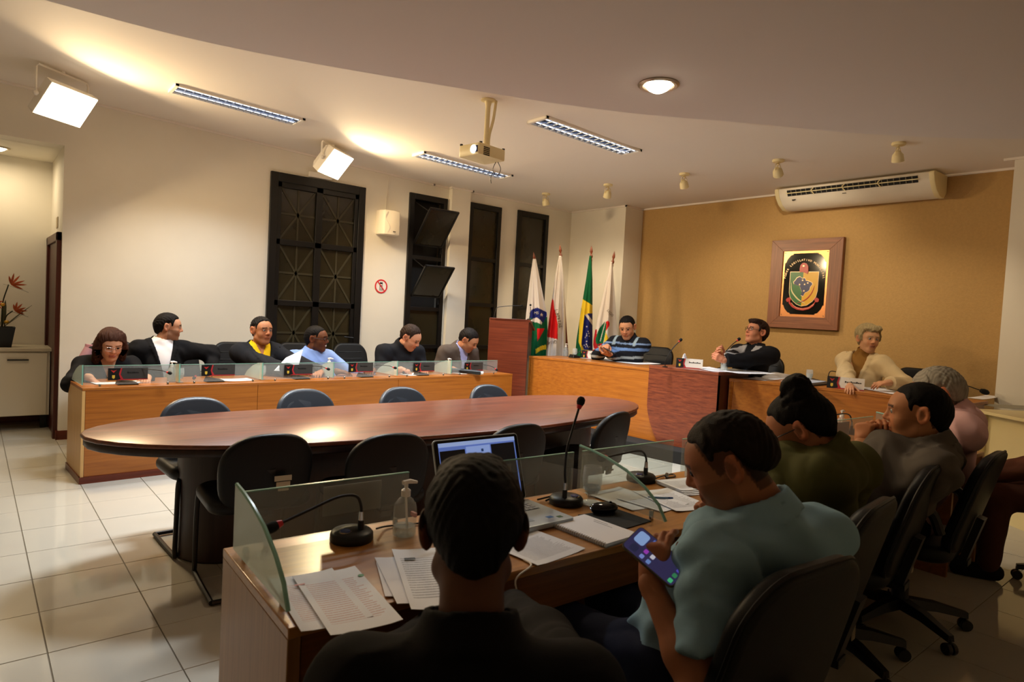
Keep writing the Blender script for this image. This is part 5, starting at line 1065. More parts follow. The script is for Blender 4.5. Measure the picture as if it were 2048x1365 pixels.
sheet(fromL(1.05, .3, DLZ), fromL(1.3, .3, DLZ), fromL(1.05, .12, DLZ), DLZ+.001, 'papers behind the glass at the dark suit', M_blank)
sheet(fromL(2.9, .34, DLZ), fromL(3.12, .34, DLZ), fromL(2.9, .12, DLZ), DLZ+.001, 'papers under the hands of the black polo shirt', M_paper); sheet(fromL(3.6, .34, DLZ), fromL(3.85, .34, DLZ), fromL(3.6, .12, DLZ), DLZ+.001, 'papers under the brown-grey blazer', M_paper)

jk = thing('pink_jacket', 'pink jacket hung over the leftmost high-back chair', 'jacket', ec.location+Vector((0, 0, 0)), ec.rotation_euler.z)
jm = MB(); n_ = 14
for j in range(9):
    t = j/8
    for i in range(n_):
        q = 2*math.pi*i/n_; jm.v.append(((.215+.02*t)*math.cos(q)*(1+.03*math.sin(q*4+j)), -.30+.055*t*0-.045*(1-t)+(.055+.015*math.sin(q*3+j))*math.sin(q), .92-.42*t+.012*math.cos(q*2)))
jm.f = [[j*n_+i, j*n_+(i+1) % n_, (j+1)*n_+(i+1) % n_, (j+1)*n_+i] for j in range(8) for i in range(n_)]+[list(range(n_-1, -1, -1))]
mesh('body', jm, mat('pink_fabric', '#b98a92', .85, var=.08, vs=14), jk, smooth=60)
for s in (-1, 1): mesh('sleeve', MB().tube(curve3([(s*.18, -.30, .89), (s*.235, -.29, .76), (s*.24, -.28, .60), (s*.225, -.27, .50)], 4), [.05]*8+[.045]*4+[.04], 10), MATS['pink_fabric'], jk)
# ================================================================ people
# bodies are smooth unions of tapered limbs and ellipsoids turned into one surface
F32 = np.float32
def v3(p): return np.array(p, F32)
class Cap:
    def __init__(s, a, b, ra, rb, k=.03, cut=False): s.a, s.b, s.ra, s.rb, s.k, s.cut = v3(a), v3(b), ra, rb, k, cut; s.c = (s.a+s.b)/2; s.R = float(np.linalg.norm(s.b-s.a))/2+max(ra, rb)
    def d(s, P, off=0):
        ba = s.b-s.a; L = float(ba@ba)+1e-9; pa = P-s.a; t = (pa@ba)/L; h = np.clip(t, 0, 1); q = pa-h[:, None]*ba
        r = np.sqrt(np.einsum('ij,ij->i', q, q))-(s.ra+(s.rb-s.ra)*h)-off
        if s.cut: r = np.maximum(r, (t-1)*math.sqrt(L))
        return r
class Ell:
    def __init__(s, c, R, r, k=.04): s.c, s.M, s.r, s.k = v3(c), np.array(R, F32), v3(r), k; s.R = float(max(r))
    def d(s, P, off=0):
        q = (P-s.c)@s.M; r = s.r+F32(off); a = q/r; k0 = np.sqrt(np.einsum('ij,ij->i', a, a)); b = a/r; k1 = np.sqrt(np.einsum('ij,ij->i', b, b))+1e-6
        return k0*(k0-1)/k1
def smin(a, b, k): h = np.maximum(k-np.abs(a-b), 0)/k; return np.minimum(a, b)-h*h*k*.25
class Field:
    def __init__(s, prims, off=0, post=None, sub=()): s.p, s.off, s.post, s.sub = prims, off, post, sub; s.C = np.array([q.c for q in prims]); s.Rr = np.array([q.R for q in prims])
    def ev(s, P, c=None, rad=0):
        ids = range(len(s.p))
        if c is not None:
            D = np.linalg.norm(s.C-c, axis=1)-s.Rr-rad-s.off; ids = np.nonzero(D < .05)[0]
            if len(ids) == 0: ids = [int(np.argmin(D))]
        d = None
        for i in ids:
            q = s.p[i]; e = q.d(P, s.off); d = e if d is None else smin(d, e, q.k)
        for q, k in s.sub:
            e = -q.d(P); h = np.maximum(k-np.abs(d-e), 0)/k; d = np.maximum(d, e)+h*h*k*.25
        return s.post(P, d) if s.post else d
def polygonize(F, h, lo=None, hi=None, B=8, slack=.02):
    if lo is None: lo = (s_ := np.array([q.c-q.R-F.off for q in F.p])).min(0)-2*h; hi = np.array([q.c+q.R+F.off for q in F.p]).max(0)+2*h
    lo = np.array(lo, F32); n = np.ceil((np.array(hi)-lo)/(h*B)).astype(int)
    g = np.stack(np.meshgrid(*[np.arange(k) for k in n], indexing='ij'), -1).reshape(-1, 3); ctr = lo+(g+.5)*F32(h*B)
    dist = F.ev(ctr.astype(F32)); half = h*B*.866; keep = np.abs(dist) < half*1.15+slack; g = g[keep]; ctr = ctr[keep].astype(F32)
    ax_ = np.arange(B+1, dtype=F32)*h; loc = np.stack(np.meshgrid(ax_, ax_, ax_, indexing='ij'), -1).reshape(-1, 3).astype(F32)
    V = np.empty((len(g), B+1, B+1, B+1), F32)
    for i in range(len(g)): V[i] = F.ev(lo+g[i].astype(F32)*F32(h*B)+loc, ctr[i], half).reshape(B+1, B+1, B+1)
    S_ = V < 0; cnt = sum(S_[:, a:a+B, b:b+B, c:c+B].astype(np.int8) for a in (0, 1) for b in (0, 1) for c in (0, 1))
    bi, x, y, z = np.nonzero((cnt > 0) & (cnt < 8))
    if len(bi) == 0: return np.zeros((0, 3)), np.zeros((0, 4), int)
    acc = np.zeros((len(bi), 3), F32); num = np.zeros(len(bi), F32)
    cor = [(a, b, c) for a in (0, 1) for b in (0, 1) for c in (0, 1)]; val = {k: V[bi, x+k[0], y+k[1], z+k[2]] for k in cor}
    for k in cor:
        for a_ in range(3):
            if k[a_]: continue
            k2 = list(k); k2[a_] = 1; k2 = tuple(k2); A, Bv = val[k], val[k2]; m = (A < 0) != (Bv < 0)
            t = np.where(m, A/np.where(m, A-Bv, 1), 0); p = np.array(k, F32)[None]+np.zeros((len(bi), 3), F32); p[:, a_] += t; acc += np.where(m[:, None], p, 0); num += m
    G = g[bi]*B+np.stack([x, y, z], 1); verts = lo+(G+acc/num[:, None])*h
    N = n*B+2; idf = lambda q: (q[:, 0].astype(np.int64)*N[1]+q[:, 1])*N[2]+q[:, 2]
    ids = idf(G); o = np.argsort(ids); sid = ids[o]; faces = []
    def look(q):
        i_ = idf(q); j = np.searchsorted(sid, i_); j = np.clip(j, 0, len(sid)-1); return np.where(sid[j] == i_, o[j], -1)
    A0 = val[(0, 0, 0)]
    for a_ in range(3):
        e = [0, 0, 0]; e[a_] = 1; m = (A0 < 0) != (val[tuple(e)] < 0); q = G[m]; u = np.zeros(3, int); w_ = np.zeros(3, int); u[(a_+1) % 3] = 1; w_[(a_+2) % 3] = 1
        f = np.stack([np.nonzero(m)[0], look(q-u), look(q-u-w_), look(q-w_)], 1); ok = (f >= 0).all(1); f = f[ok]; ng = A0[m][ok] < 0
        f[~ng] = f[~ng][:, ::-1]; faces.append(f)
    return verts.astype(np.float64), np.concatenate(faces)
def mesh_np(name, v, f, m, parent, colors=None, mats=None, smooth=True):
    me = bpy.data.meshes.new(name); me.vertices.add(len(v)); me.vertices.foreach_set('co', np.asarray(v, F32).ravel())
    f = np.asarray(f, np.int32); me.loops.add(f.size); me.loops.foreach_set('vertex_index', f.ravel()); me.polygons.add(len(f)); me.polygons.foreach_set('loop_start', np.arange(len(f), dtype=np.int32)*4); me.polygons.foreach_set('loop_total', np.full(len(f), 4, np.int32))
    me.update(calc_edges=True); me.validate(); me.polygons.foreach_set('use_smooth', np.ones(len(me.polygons), bool)); me.materials.append(m)
    if colors is not None:
        a = me.color_attributes.new('Col', 'FLOAT_COLOR', 'POINT'); c = np.ones((len(v), 4), F32); c[:, :3] = colors; a.data.foreach_set('color', c.ravel())
    o = bpy.data.objects.new(name, me); COL.objects.link(o); o.parent = parent; return o
M_skin = mat('skin', (.5, .3, .2), .5, attr='Col', spec=.22); M_cloth = mat('woven_cloth', (.5, .5, .5), .85, attr='Col', spec=.2, bump=.25, bs=500); M_hair = mat('hair', (.02, .015, .01), .62, attr='Col', spec=.15, bump=.5, bs=260, stretch=(3, 1, .6)); M_eye = mat('eye', (.8, .8, .8), .15, attr='Col')
I3 = np.eye(3, dtype=F32)
def head_template(fem):
    jw = .92 if fem else 1
    P_ = [Ell((0, -.016, .036), I3, (.076, .097, .084), .03), Ell((0, .028, -.035), I3, (.060*jw, .064, .078), .03), Cap((0, .066, -.098), (0, .058, -.088), .021*jw, .024, .03), Ell((0, .035, .03), I3, (.066, .058, .055), .03)]
    for s in (-1, 1):
        P_ += [Ell((s*.036, .050, -.028), I3, (.027, .03, .03), .025), Cap((s*.053*jw, .0, -.065), (s*.02, .055, -.098), .018, .018, .03), Cap((s*.044, .070, .031), (s*.012, .084, .030), .009, .009, .014),
               Ell((s*.0845, -.020, .002), np.array(Matrix.Rotation(s*math.radians(28), 3, 'Z') @ Matrix.Rotation(math.radians(12), 3, 'X')), (.0095, .024, .038), .007), Cap((s*.013, .094, -.024), (s*.012, .088, -.026), .0085, .008, .008), Ell((s*.031, .077, .012), I3, (.0155, .012, .0105), .008)]
    P_ += [Cap((0, .084, .024), (0, .106, -.017), .0075, .0115, .012), Cap((-.015, .0885, -.052), (.015, .0885, -.052), .006, .006, .010), Cap((-.014, .087, -.065), (.014, .087, -.065), .0068, .0068, .010), Cap((0, -.022, -.05), (0, -.050, -.19), .055 if not fem else .047, .057 if not fem else .049, .03)]
    sub = [(Ell((s*.033, .101, .011), I3, (.017, .016, .011)), .012) for s in (-1, 1)]+[(Ell((s*.094, -.016, .004), I3, (.0075, .013, .021)), .006) for s in (-1, 1)]+[(Cap((-.022, .100, -.0585), (.022, .100, -.0585), .0045, .0045), .004)]
    return polygonize(Field(P_, 0, None, sub), .0042)
HEADS = {f: head_template(f) for f in (False, True)}
def hair_template(kind):
    vol = {'short': .010, 'crop': .006, 'tousled': .014, 'thick': .017, 'long': .016, 'bun': .008, 'pixie': .022, 'grey': .009, 'recede': .010, 'fade': .008}[kind]
    P_ = [Ell((0, -.017, .037), I3, (.077+vol, .098+vol, .085+vol), .03), Cap((0, -.075, .0), (0, -.07, -.05), .045+vol*.5, .035+vol*.5, .04)]
    if kind == 'long':
        for s in (-1, 1): P_ += [Cap((s*.06, .0, .07), (s*.085, .005, -.03), .035, .032, .04), Cap((s*.085, .005, -.03), (s*.09, -.005, -.15), .032, .028, .04)]
        P_ += [Cap((0, -.08, .03), (0, -.075, -.15), .06, .055, .05), Cap((-.06, -.05, -.02), (-.065, -.05, -.15), .045, .04, .05), Cap((.06, -.05, -.02), (.065, -.05, -.15), .045, .04, .05)]
    if kind == 'pixie': P_ += [Cap((-.05, .05, .105), (.06, .06, .085), .028, .022, .03), Ell((0, -.06, .06), I3, (.09, .07, .075), .04), Cap((.075, .02, .03), (.08, .03, -.02), .02, .012, .02), Cap((-.075, .02, .03), (-.08, .03, -.02), .02, .012, .02)]
    if kind == 'thick': P_ += [Cap((-.05, .055, .095), (.05, .055, .095), .03, .03, .03)]
    if kind == 'tousled': P_ += [Cap((-.04, .03, .108), (.03, .02, .112), .020, .022, .04)]
    if kind == 'bun': P_ += [Ell((0, -.065, .128), I3, (.052, .050, .046), .012), Cap((0, -.085, .02), (0, -.075, .08), .04, .035, .03)]
    ys = np.array([-.2, -.11, -.08, -.05, -.036, -.028, .012, .018, .030, .036, .045, .07, .11, .2]); zs = np.array([-.085, -.085, -.078, -.055, -.01,   .034, .034, -.010, -.010, .035, .052, .072, .088, .1])
    if kind in ('long',): zs = np.array([-.22]*7+[-.20, -.18, -.08, .03, .066, .088, .1])
    if kind == 'bun': zs = np.array([-.07, -.07, -.065, -.05, -.01, .030, .030, .02, .028, .042, .056, .074, .092, .1])
    if kind == 'pixie': zs = np.array([-.085, -.085, -.08, -.06, -.03, .01, .01, -.028, -.03, .025, .045, .058, .075, .09])
    if kind == 'fade': zs = np.array([-.045, -.045, -.038, -.012, .02, .046, .046, .018, .020, .04, .054, .072, .088, .1])
    if kind == 'recede': zs[10:] = [.075, .088, .10, .11]
    if kind in ('thick',): zs[10:] = [.045, .060, .075, .09]
    amp = {'fade': .0012, 'crop': .0007, 'short': .0012, 'bun': .0008, 'tousled': .0009, 'thick': .0014}.get(kind, .0018)
    def post(P, d):
        x, y, z = P[:, 0], P[:, 1], P[:, 2]; line = np.interp(y, ys, zs); line = (line+np.where(y > .03, .022*np.clip((np.abs(x)-.028)/.03, 0, 1)*np.clip((y-.03)/.02, 0, 1)*(kind != 'long'), 0)+.003*np.sin(x*170+y*90)).astype(F32)
        st = amp*(np.sin(x*230+9*np.sin(y*40+z*25))+np.sin(z*190+y*160+7*np.sin(x*55)))
        if kind == 'bun': st = st+np.where((z > .085) & (y < -.01), .004*np.sin(np.arctan2(z-.128, x)*5+np.hypot(x, z-.128)*120), 0)
        cutface = line-z
        if kind != 'long': d = d+(vol*1.15*(1-np.clip((z-line)/(.03 if kind in ('crop', 'short', 'recede', 'bun') else .022), 0, 1))).astype(F32)
        if kind == 'long': cutface = np.maximum(cutface, np.where(y > .0, .065*(z < .02)-np.abs(x), -.05).astype(F32))
        return np.maximum(d+st.astype(F32), cutface*.8)
    return polygonize(Field(P_, 0, post), .0048, slack=.03)
HAIRS = {}
def finger_prims(curl, spread, thumb, grip=False):
    W0 = v3((0, 0, 0)); P_ = []; nv = v3((0, 0, -1))
    offs = (.029, .010, -.009, -.027); ln = (.95, 1.05, .98, .78); tips = []
    P_ += [Cap((0, -.02, 0), (0, .03, 0), .022, .026, .02)]
    for i in range(4):
        kn = v3((offs[i], .086-.006*abs(i-1.2), .0)); P_.append(Cap((offs[i]*.55, .008, 0), kn, .0145, .0128, .014))
        a = 0; p = kn; sp = spread*(offs[i]/.03)
        cs = curl[i] if isinstance(curl[0], (list, tuple)) else curl
        for j, L in enumerate((.043, .027, .021)):
            a += cs[j]; dv_ = v3((math.sin(sp)*math.cos(a), math.cos(sp)*math.cos(a), -math.sin(a))); q = p+dv_*L*ln[i]; P_.append(Cap(p, q, (.0096, .0088, .0080)[j], (.0088, .0080, .0070)[j], .006)); p = q
        tips.append(p)
    t0 = v3((.024, .018, -.004)); d1 = v3((.72, .62, -.30)) if not grip else v3((.55, .6, -.62)); d1 = d1/np.linalg.norm(d1); t1 = t0+d1*.040
    d2 = v3(thumb); d2 = d2/np.linalg.norm(d2); t2 = t1+d2*.034; t3 = t2+(d2+v3((0, .25, -.1)))*.026
    P_ += [Cap(t0, t1, .016, .0115, .012), Cap(t1, t2, .0108, .0098, .006), Cap(t2, t3, .0096, .0080, .006)]
    return P_, tips
HANDP = {'relax': ((.35, .45, .3), .12, (.5, .8, -.2)), 'flat': ((.12, .15, .1), .10, (.75, .65, 0)), 'curl': ((.8, .95, .5), .04, (.1, .8, -.55)), 'fist': ((1.25, 1.45, .8), 0, (-.25, .75, -.6)), 'pen': ((.7, .8, .4), .02, (-.05, .85, -.5)), 'grip': (((.55, .5, .35), (.75, .75, .5), (.85, .85, .5), (.9, .9, .5)), .03, (-.1, .9, -.55)), 'type': ((.35, .75, .5), .14, (.55, .75, -.35))}
HANDS = {}
def hand_mesh(pose):
    if pose not in HANDS:
        c, s, t = HANDP[pose]; P_, tips = finger_prims(c, s, t, pose in ('grip', 'pen', 'curl', 'fist')); v, f = polygonize(Field(P_), .0042, slack=.01); HANDS[pose] = (v, f, np.array(tips))
    return HANDS[pose]
def unit(v): v = np.array(v, float); return v/np.linalg.norm(v)
UPZ = np.array((0, 0, 1.))
def ik(S_, W_, l1, l2, hint):
    d = W_-S_; L = np.linalg.norm(d); k = max(1, L/(l1+l2)*1.002); l1, l2 = l1*k, l2*k; u = d/L; a = (l1*l1-l2*l2+L*L)/(2*L); hh = math.sqrt(max(0, l1*l1-a*a)); q = np.array(hint, float); q = q-u*(q@u); q = q/np.linalg.norm(q)
    return S_+u*a+q*hh
def person(label, head, yaw, hyaw, hpitch=0, hroll=0, hs=1.05, lean=10, side=0, seat=.47, floor=0, sw=.178, fat=0, fem=False, skin='#b98a6a', hair=('short', '#1a1410'),
           hands=(), top=None, jacket=None, pants='#1c1e26', near=False, beard=0, glasses=None, tw=0, back=0, hunch=0, lips=None, pel=None, old=0, smile=False, bs=1.0, eyes_closed=False, drop=0):
    hc = np.array(head, float); f = np.array((math.cos(math.radians(yaw)), math.sin(math.radians(yaw)), 0)); r = np.array((f[1], -f[0], 0))
    ha = math.radians(hyaw); hf = np.array((math.cos(ha), math.sin(ha), 0)); hr = np.array((hf[1], -hf[0], 0)); pt = math.radians(hpitch); hf2 = hf*math.cos(pt)-UPZ*math.sin(pt); hu = UPZ*math.cos(pt)+hf*math.sin(pt)
    ro = math.radians(hroll); hr2 = hr*math.cos(ro)-hu*math.sin(ro); hu = hu*math.cos(ro)+hr*math.sin(ro); Rh = np.stack([hr2, hf2, hu], 1)
    le, si = math.radians(lean), math.radians(side); U = unit(UPZ*math.cos(le)+f*math.sin(le)+r*math.sin(si))
    N = hc+Rh@np.array((0, -.045, -.125))*hs-U*(.055+drop)*hs
    tl = (N[2]-(floor+seat+.10))/U[2]; tl = min(max(tl, .36), .60); Pv = N-U*tl if pel is None else np.array(pel, float)
    a2 = math.radians(yaw+tw); ft = np.array((math.cos(a2), math.sin(a2), 0)); ft = unit(ft-U*(ft@U)); rt = np.cross(ft, U); Rt = np.stack([rt, ft, U], 1).astype(F32)
    if pel is not None: Pv[2] = max(Pv[2], floor+seat+.08)
    Ub = unit(N-Pv); fb = unit(f-Ub*(f@Ub)); rb = np.cross(fb, Ub); Rb = np.stack([rb, fb, Ub], 1).astype(F32); L = np.linalg.norm(N-Pv)
    w = .9 if fem else 1.; w *= bs
    sh = {s: N-U*.082+rt*s*sw*w+ft*hunch for s in (-1, 1)}
    ell = [Ell(N-Ub*.17*bs+ft*(.005), Rt, (.158*w, .108+fat*.5, .17*bs), .05), Ell(N-Ub*L*.62+fb*(.01+fat*.4), Rb, (.142*w+fat, .108+fat, .17*bs), .06), Ell(Pv, Rb, (.165*w+fat*.6, .125+fat*.4, .12), .05)]
    if fem: ell.append(Ell(N-Ub*.22+ft*.07, Rt, (.125, .065, .07), .04))
    trap = [Cap(N-U*.015, sh[s]-rt*s*.03, .040, .05, .05) for s in (-1, 1)]+[Cap(sh[-1], sh[1], .06, .06, .05)]
    neckr = .056 if not fem else .048
    neck = [Cap(N-U*.03, hc+Rh@np.array((0, -.03, -.085))*hs, neckr*hs, (neckr-.003)*hs, .025)]
    arms = {}
    for s, hw, hint, hd, hn, pose in hands:
        W_ = np.array(hw, float); E_ = ik(sh[s], W_, .285*bs, .255*bs, hint); arms[s] = (sh[s], E_, W_, unit(hd), unit(hn), pose)
    for s in (-1, 1):
        if s not in arms:
            W_ = Pv+f*.32+r*s*.16+UPZ*.10; arms[s] = (sh[s], ik(sh[s], W_, .285, .255, -f+r*s), W_, unit(f-UPZ*.2), -UPZ, 'relax')
    armp = []
    for s, (A, E_, W_, hd, hn, pose) in arms.items():
        armp += [Cap(A, A+(E_-A)*.5, .056*w, .048*w, .05), Cap(A+(E_-A)*.5, E_, .048*w, .040*w, .03), Cap(E_, E_+(W_-E_)*.35, .042*w, .040*w, .03), Cap(E_+(W_-E_)*.35, W_, .040*w, .027*w, .03), Cap(W_, W_+hd*.02, .026*w, .024*w, .02)]
    hip = {s: Pv+r*s*.092 for s in (-1, 1)}; knee = {s: np.array((*(hip[s]+f*.44+r*s*.05)[:2], floor+seat+.06)) for s in (-1, 1)}; ank = {s: np.array((*(knee[s]+f*(.02-back))[:2], floor+.09)) for s in (-1, 1)}
    legp = []
    for s in (-1, 1): legp += [Cap(hip[s], knee[s], .085*w+fat*.2, .062, .05), Cap(knee[s], ank[s], .058, .042, .04)]
    footp = [Cap(ank[s]-f*.03-UPZ*.04, ank[s]+f*.15-UPZ*.055, .042, .034, .03) for s in (-1, 1)]
    root = thing('person', label, 'person', (float(Pv[0]), float(Pv[1]), floor)); org = np.array((Pv[0], Pv[1], floor))
    sk = np.array(srgb(skin)); hc_ = np.array(srgb(hair[1])) if hair else sk
    # --- body: head, trunk, limbs and hands in one mesh
    hb = .011 if not near else .009
    bv, bf = polygonize(Field(ell+trap+neck+armp+legp+footp), hb)
    cdist = bv@np.eye(3); pcs = [(bv, bf, np.repeat(sk[None], len(bv), 0))]
    HV, HF = HEADS[fem]; q = HV; col = np.repeat(sk[None], len(q), 0).astype(float)
    x, y, z = q[:, 0], q[:, 1], q[:, 2]; axx = np.abs(x)
    def tint(m, c, a=1): col[m] = col[m]*(1-a)+np.array(c)*a
    tint((y > .05) & (axx < .05) & (z < .0) & (z > -.05), sk*np.array((1.12, .92, .88)), .6)
    tint((y > .045) & (np.abs(axx-.031) < .021) & (np.abs(z-.010) < .012), sk*.7, .5)
    if beard:
        jaw = (z < -.018-.4*np.maximum(0, .05-axx)*0) & (y > -.005) & ~((z > -.045) & (axx < .045) & (y > .05)) & (z > -.125); tint(jaw, hc_*1.2, .55*beard); tint((z < -.032) & (z > -.05) & (axx < .034) & (y > .07), hc_, .6*beard)
    lc = sk*np.array((.95, .62, .58)) if lips is None else np.array(srgb(lips)); tint((y > .068) & (axx < .026-.25*np.abs(z+.0585)) & (np.abs(z+.0585) < .013), lc, .75); tint((y > .066) & (axx < .025) & (np.abs(z+.0585+(.10*axx if smile else 0)) < .0032), lc*.3, .8)
    if smile: tint((y > .06) & (axx < .021) & (np.abs(z+.0580-.12*axx) < .0052), (.75, .72, .66), .9)
    tint((y > .05) & (axx > .010) & (axx < .052) & (np.abs(z-(.033-(axx-.03)*.12)) < .0052 if not fem else np.abs(z-.033) < .0034), hc_*.8 if old == 0 else hc_, .85)
    tint((axx < .011) & (y > .088) & (z < -.026) & (z > -.034), sk*.4, .6)
    tint((axx > .077) & (np.abs(z) < .045) & (np.abs(y+.02) < .03), sk*np.array((1.18, .92, .85)), .8); tint((axx > .072) & (axx < .0885) & (np.abs(z-.003) < .022) & (np.abs(y+.014) < .011), sk*.45, .7)  # reddish ear; shade of its hollow painted into the skin colour
    if hair and hair[0] != 'none':
        tint((z > np.interp(y, [-.2, -.05, -.03, .02, .05, .1], [-.06, -.05, .055, .062, .09, .12])), hc_, .9)
    if hair and hair[0] in ('fade', 'grey'): tint((z > np.interp(y, [-.2, -.05, -.03, .02, .05, .1], [-.085, -.07, .02, -.01, .08, .12])) & (axx < .079), hc_ if hair[0] == 'fade' else (.06, .055, .05), .72)
    hw = hc+(q*hs)@Rh.T; pcs.append((hw, HF, np.clip(col, 0, 1)))
    for s, (A, E_, W_, hd, hn, pose) in arms.items():
        v, ff, tips = hand_mesh(pose); n_ = unit(hn-hd*(hn@hd)); lat = np.cross(hd, n_)*s; Rm = np.stack([lat, hd, -n_], 1); g_ = ff if np.linalg.det(Rm) > 0 else ff[:, ::-1]
        hsz = (1.0 if not fem else .9)*hs/1.03; c = np.repeat((sk*np.array((1.04, .95, .92)))[None], len(v), 0)
        if lips is not None and pose == 'type':
            for t in tips: c[np.linalg.norm(v-t, axis=1) < .011] = srgb('#8a1420')
        pcs.append((W_+(v*hsz)@Rm.T, g_, c))
    o = 0; vv, fff, cc = [], [], []
    for v, ff, c in pcs: vv.append(v-org); fff.append(ff+o); cc.append(c); o += len(v)
    mesh_np('body', np.concatenate(vv), np.concatenate(fff), M_skin, root, np.concatenate(cc))
    for s in (-1, 1):
        eb = MB().ball((0, 0, 0), .0118*hs, 14, 10); ev = np.array(eb.v); cl = np.full((len(ev), 3), .30 if not eyes_closed else 0); n_ = ev/(.0118*hs)
        cl[n_[:, 1] > .83] = (.05, .03, .02)
        if eyes_closed: cl[:] = sk*.8
        c = hc+Rh@(np.array((s*.031, .0795, .0115))*hs)-org; e_ = MB(); e_.v = [tuple(c+Rh@p) for p in ev]; e_.f = eb.f
        mesh('eye', e_, M_eye, root, smooth=180, colors=cl)
    # --- hair
    if hair and hair[0] != 'none':
        if hair[0] not in HAIRS: HAIRS[hair[0]] = hair_template(hair[0])
        v, ff = HAIRS[hair[0]]; c = np.repeat(hc_[None], len(v), 0).astype(float); st = .5+.5*np.sin(v[:, 0]*310+6*np.sin(v[:, 1]*60)+v[:, 2]*130)
        c *= (.85+.3*st)[:, None]
        if old: c = c*(1-.55*st[:, None]*old)+np.array((.03, .028, .025))*.55*st[:, None]*old*(v[:, 2] < .05)[:, None]
        mesh_np('hair', hc+(v*hs)@Rh.T-org, ff, M_hair, root, np.clip(c, 0, 1))
    # --- clothes
    def wrinkle(P, d, amp):
        x, y, z = P[:, 0], P[:, 1], P[:, 2]; return d+amp*(np.sin(z*33+x*21+3*np.sin(y*13+z*9))*np.sin(x*17-y*23+z*11)+.9*(2*np.abs(np.sin(z*19-y*11+x*13+2*np.sin(x*14+y*17)))**.6-1.2)*np.sin(y*9+x*12+z*7))
    def garment(name, spec, off, openv=None, h=.010):
        sl = spec.get('sleeve', 'long'); sp = []
        for s, (A, E_, W_, hd, hn, pose) in arms.items():
            if sl == 'long': sp += [Cap(A, E_, .056*w+.006, .046*w+.004, .05), Cap(E_, W_-(W_-E_)*spec.get('cuff', .06), .047*w+.004, .036*w+spec.get('flare', .004), .04, True)]
            elif sl == 'short': sp += [Cap(A, A+(E_-A)*spec.get('slen', .68), .058*w+.006, .054*w+.006, .05, True)]
        am = spec.get('wrinkle', .0035); low = Pv-Ub*.06; cw = spec.get('neck', .066)
        nb, nt_ = N-U*.02, hc+Rh@np.array((0, -.03, -.07))*hs; nd_v = unit(nt_-nb); vd, vw = spec.get('v', (0, 0)); lap_ = spec.get('lapel', 0)
        colr = spec.get('collar'); ch = spec.get('ch', .045)
        def post(P, d):
            d = wrinkle(P, d, am).astype(F32); rel = P-v3(N); u = rel@v3(rt); vv_ = rel@v3(ft); wz = -(rel@v3(U))
            if lap_: 
                g = np.abs(u)-vw*(1-wz/vd); d = d-np.where((g > 0) & (g < lap_*(1-.75*np.clip(wz/vd, 0, 1))) & (vv_ > 0) & (wz < vd) & (wz > -.06), F32(.007), F32(0))
            rp = P-v3(nb); hgt = rp@v3(nd_v); ra = np.linalg.norm(rp-hgt[:, None]*v3(nd_v), axis=1)
            d = np.maximum(d, np.minimum(cw*hs-ra, hgt+spec.get('carve', .02)))
            if colr:
                c1 = .014+ch*1.7; band = np.maximum(np.abs(ra-(cw*hs+.008+spec.get('cf', .2)*(c1-hgt)))-.007, np.maximum(hgt-c1, .010-hgt))
                band = np.maximum(band, np.where(vv_ > 0, spec.get('gap', .018)*np.clip(1+hgt*8, .4, 2)-np.abs(u), -1)); d = smin(d, band.astype(F32), .008)
            if vd:
                g = np.maximum(np.maximum((np.abs(u)-vw*(1-wz/vd))*.85, -vv_), vv_-.175-fat); d = np.maximum(d, -g)
            elif spec.get('placket'): pass
            return np.maximum(d, -((P-v3(low))@v3(Ub)))
        tr2 = [Cap(N-U*.015, sh[s]-rt*s*.03, .040, .05, .05) for s in (-1, 1)]+trap[2:]+[Cap(N-U*.07, N-U*.02, neckr*hs+.004, neckr*hs+.002, .05)]; F = Field(ell+tr2+sp, off, post); v, ff = polygonize(F, h, slack=.03)
        c = np.repeat(np.array(srgb(spec['col']))[None], len(v), 0).astype(float); rel = v-N; u = rel@rt; wz = -(rel@U)
        if 'stripes' in spec: spec['stripes'](c, v, u, wz, rel@ft)
        o = mesh_np(name, v-org, ff, M_cloth, root, c)
        if near: 
            sm_ = o.modifiers.new('smooth', 'SMOOTH'); sm_.iterations = 1; sm_.factor = .5
        return o
    if top: garment(top.get('name', 'shirt'), top, top.get('off', .010), h=.0085 if near else .010)
    if jacket: garment(jacket.get('name', 'blazer'), jacket, jacket.get('off', .022), h=.0085 if near else .010)
    def trp(P, d): return np.maximum(wrinkle(P, d, .003).astype(F32), (P-v3(Pv+Ub*.10))@v3(Ub))
    v, ff = polygonize(Field(legp+[ell[2]], .014, trp), .014 if not near else .011); mesh_np('trousers', v-org, ff, M_cloth, root, np.repeat(np.array(srgb(pants))[None], len(v), 0))
    v, ff = polygonize(Field(footp, .008), .014); v[:, 2] = np.maximum(v[:, 2], floor+.001); mesh_np('shoes', v-org, ff, M_cloth, root, np.repeat(np.array(srgb('#15110e'))[None], len(v), 0))
    if glasses:
        gm = MB(); G = lambda x, y, z: tuple(hc+Rh@(np.array((x, y, z))*hs)-org)
        for s in (-1, 1):
            gm.tube([G(s*.033+.0245*math.copysign(abs(math.cos(q))**.6, math.cos(q)), .102-.012*abs(math.cos(q))*(s*math.cos(q) > 0), .008+.0165*math.copysign(abs(math.sin(q))**.7, math.sin(q))) for q in np.linspace(0, 2*math.pi, 18, endpoint=False)], .0020 if glasses != 'thin' else .0012, 6, closed=True)
            gm.tube([G(s*.058, .09, .012), G(s*.078, .05, .014), G(s*.083, -.01, .014), G(s*.082, -.03, -.005)], .0020 if glasses != 'thin' else .0012, 6)
        gm.tube([G(-.010, .104, .012), G(0, .108, .015), G(.010, .104, .012)], .0018, 6); mesh('eyeglasses', gm, M_blk if glasses != 'thin' else M_chrome, root)
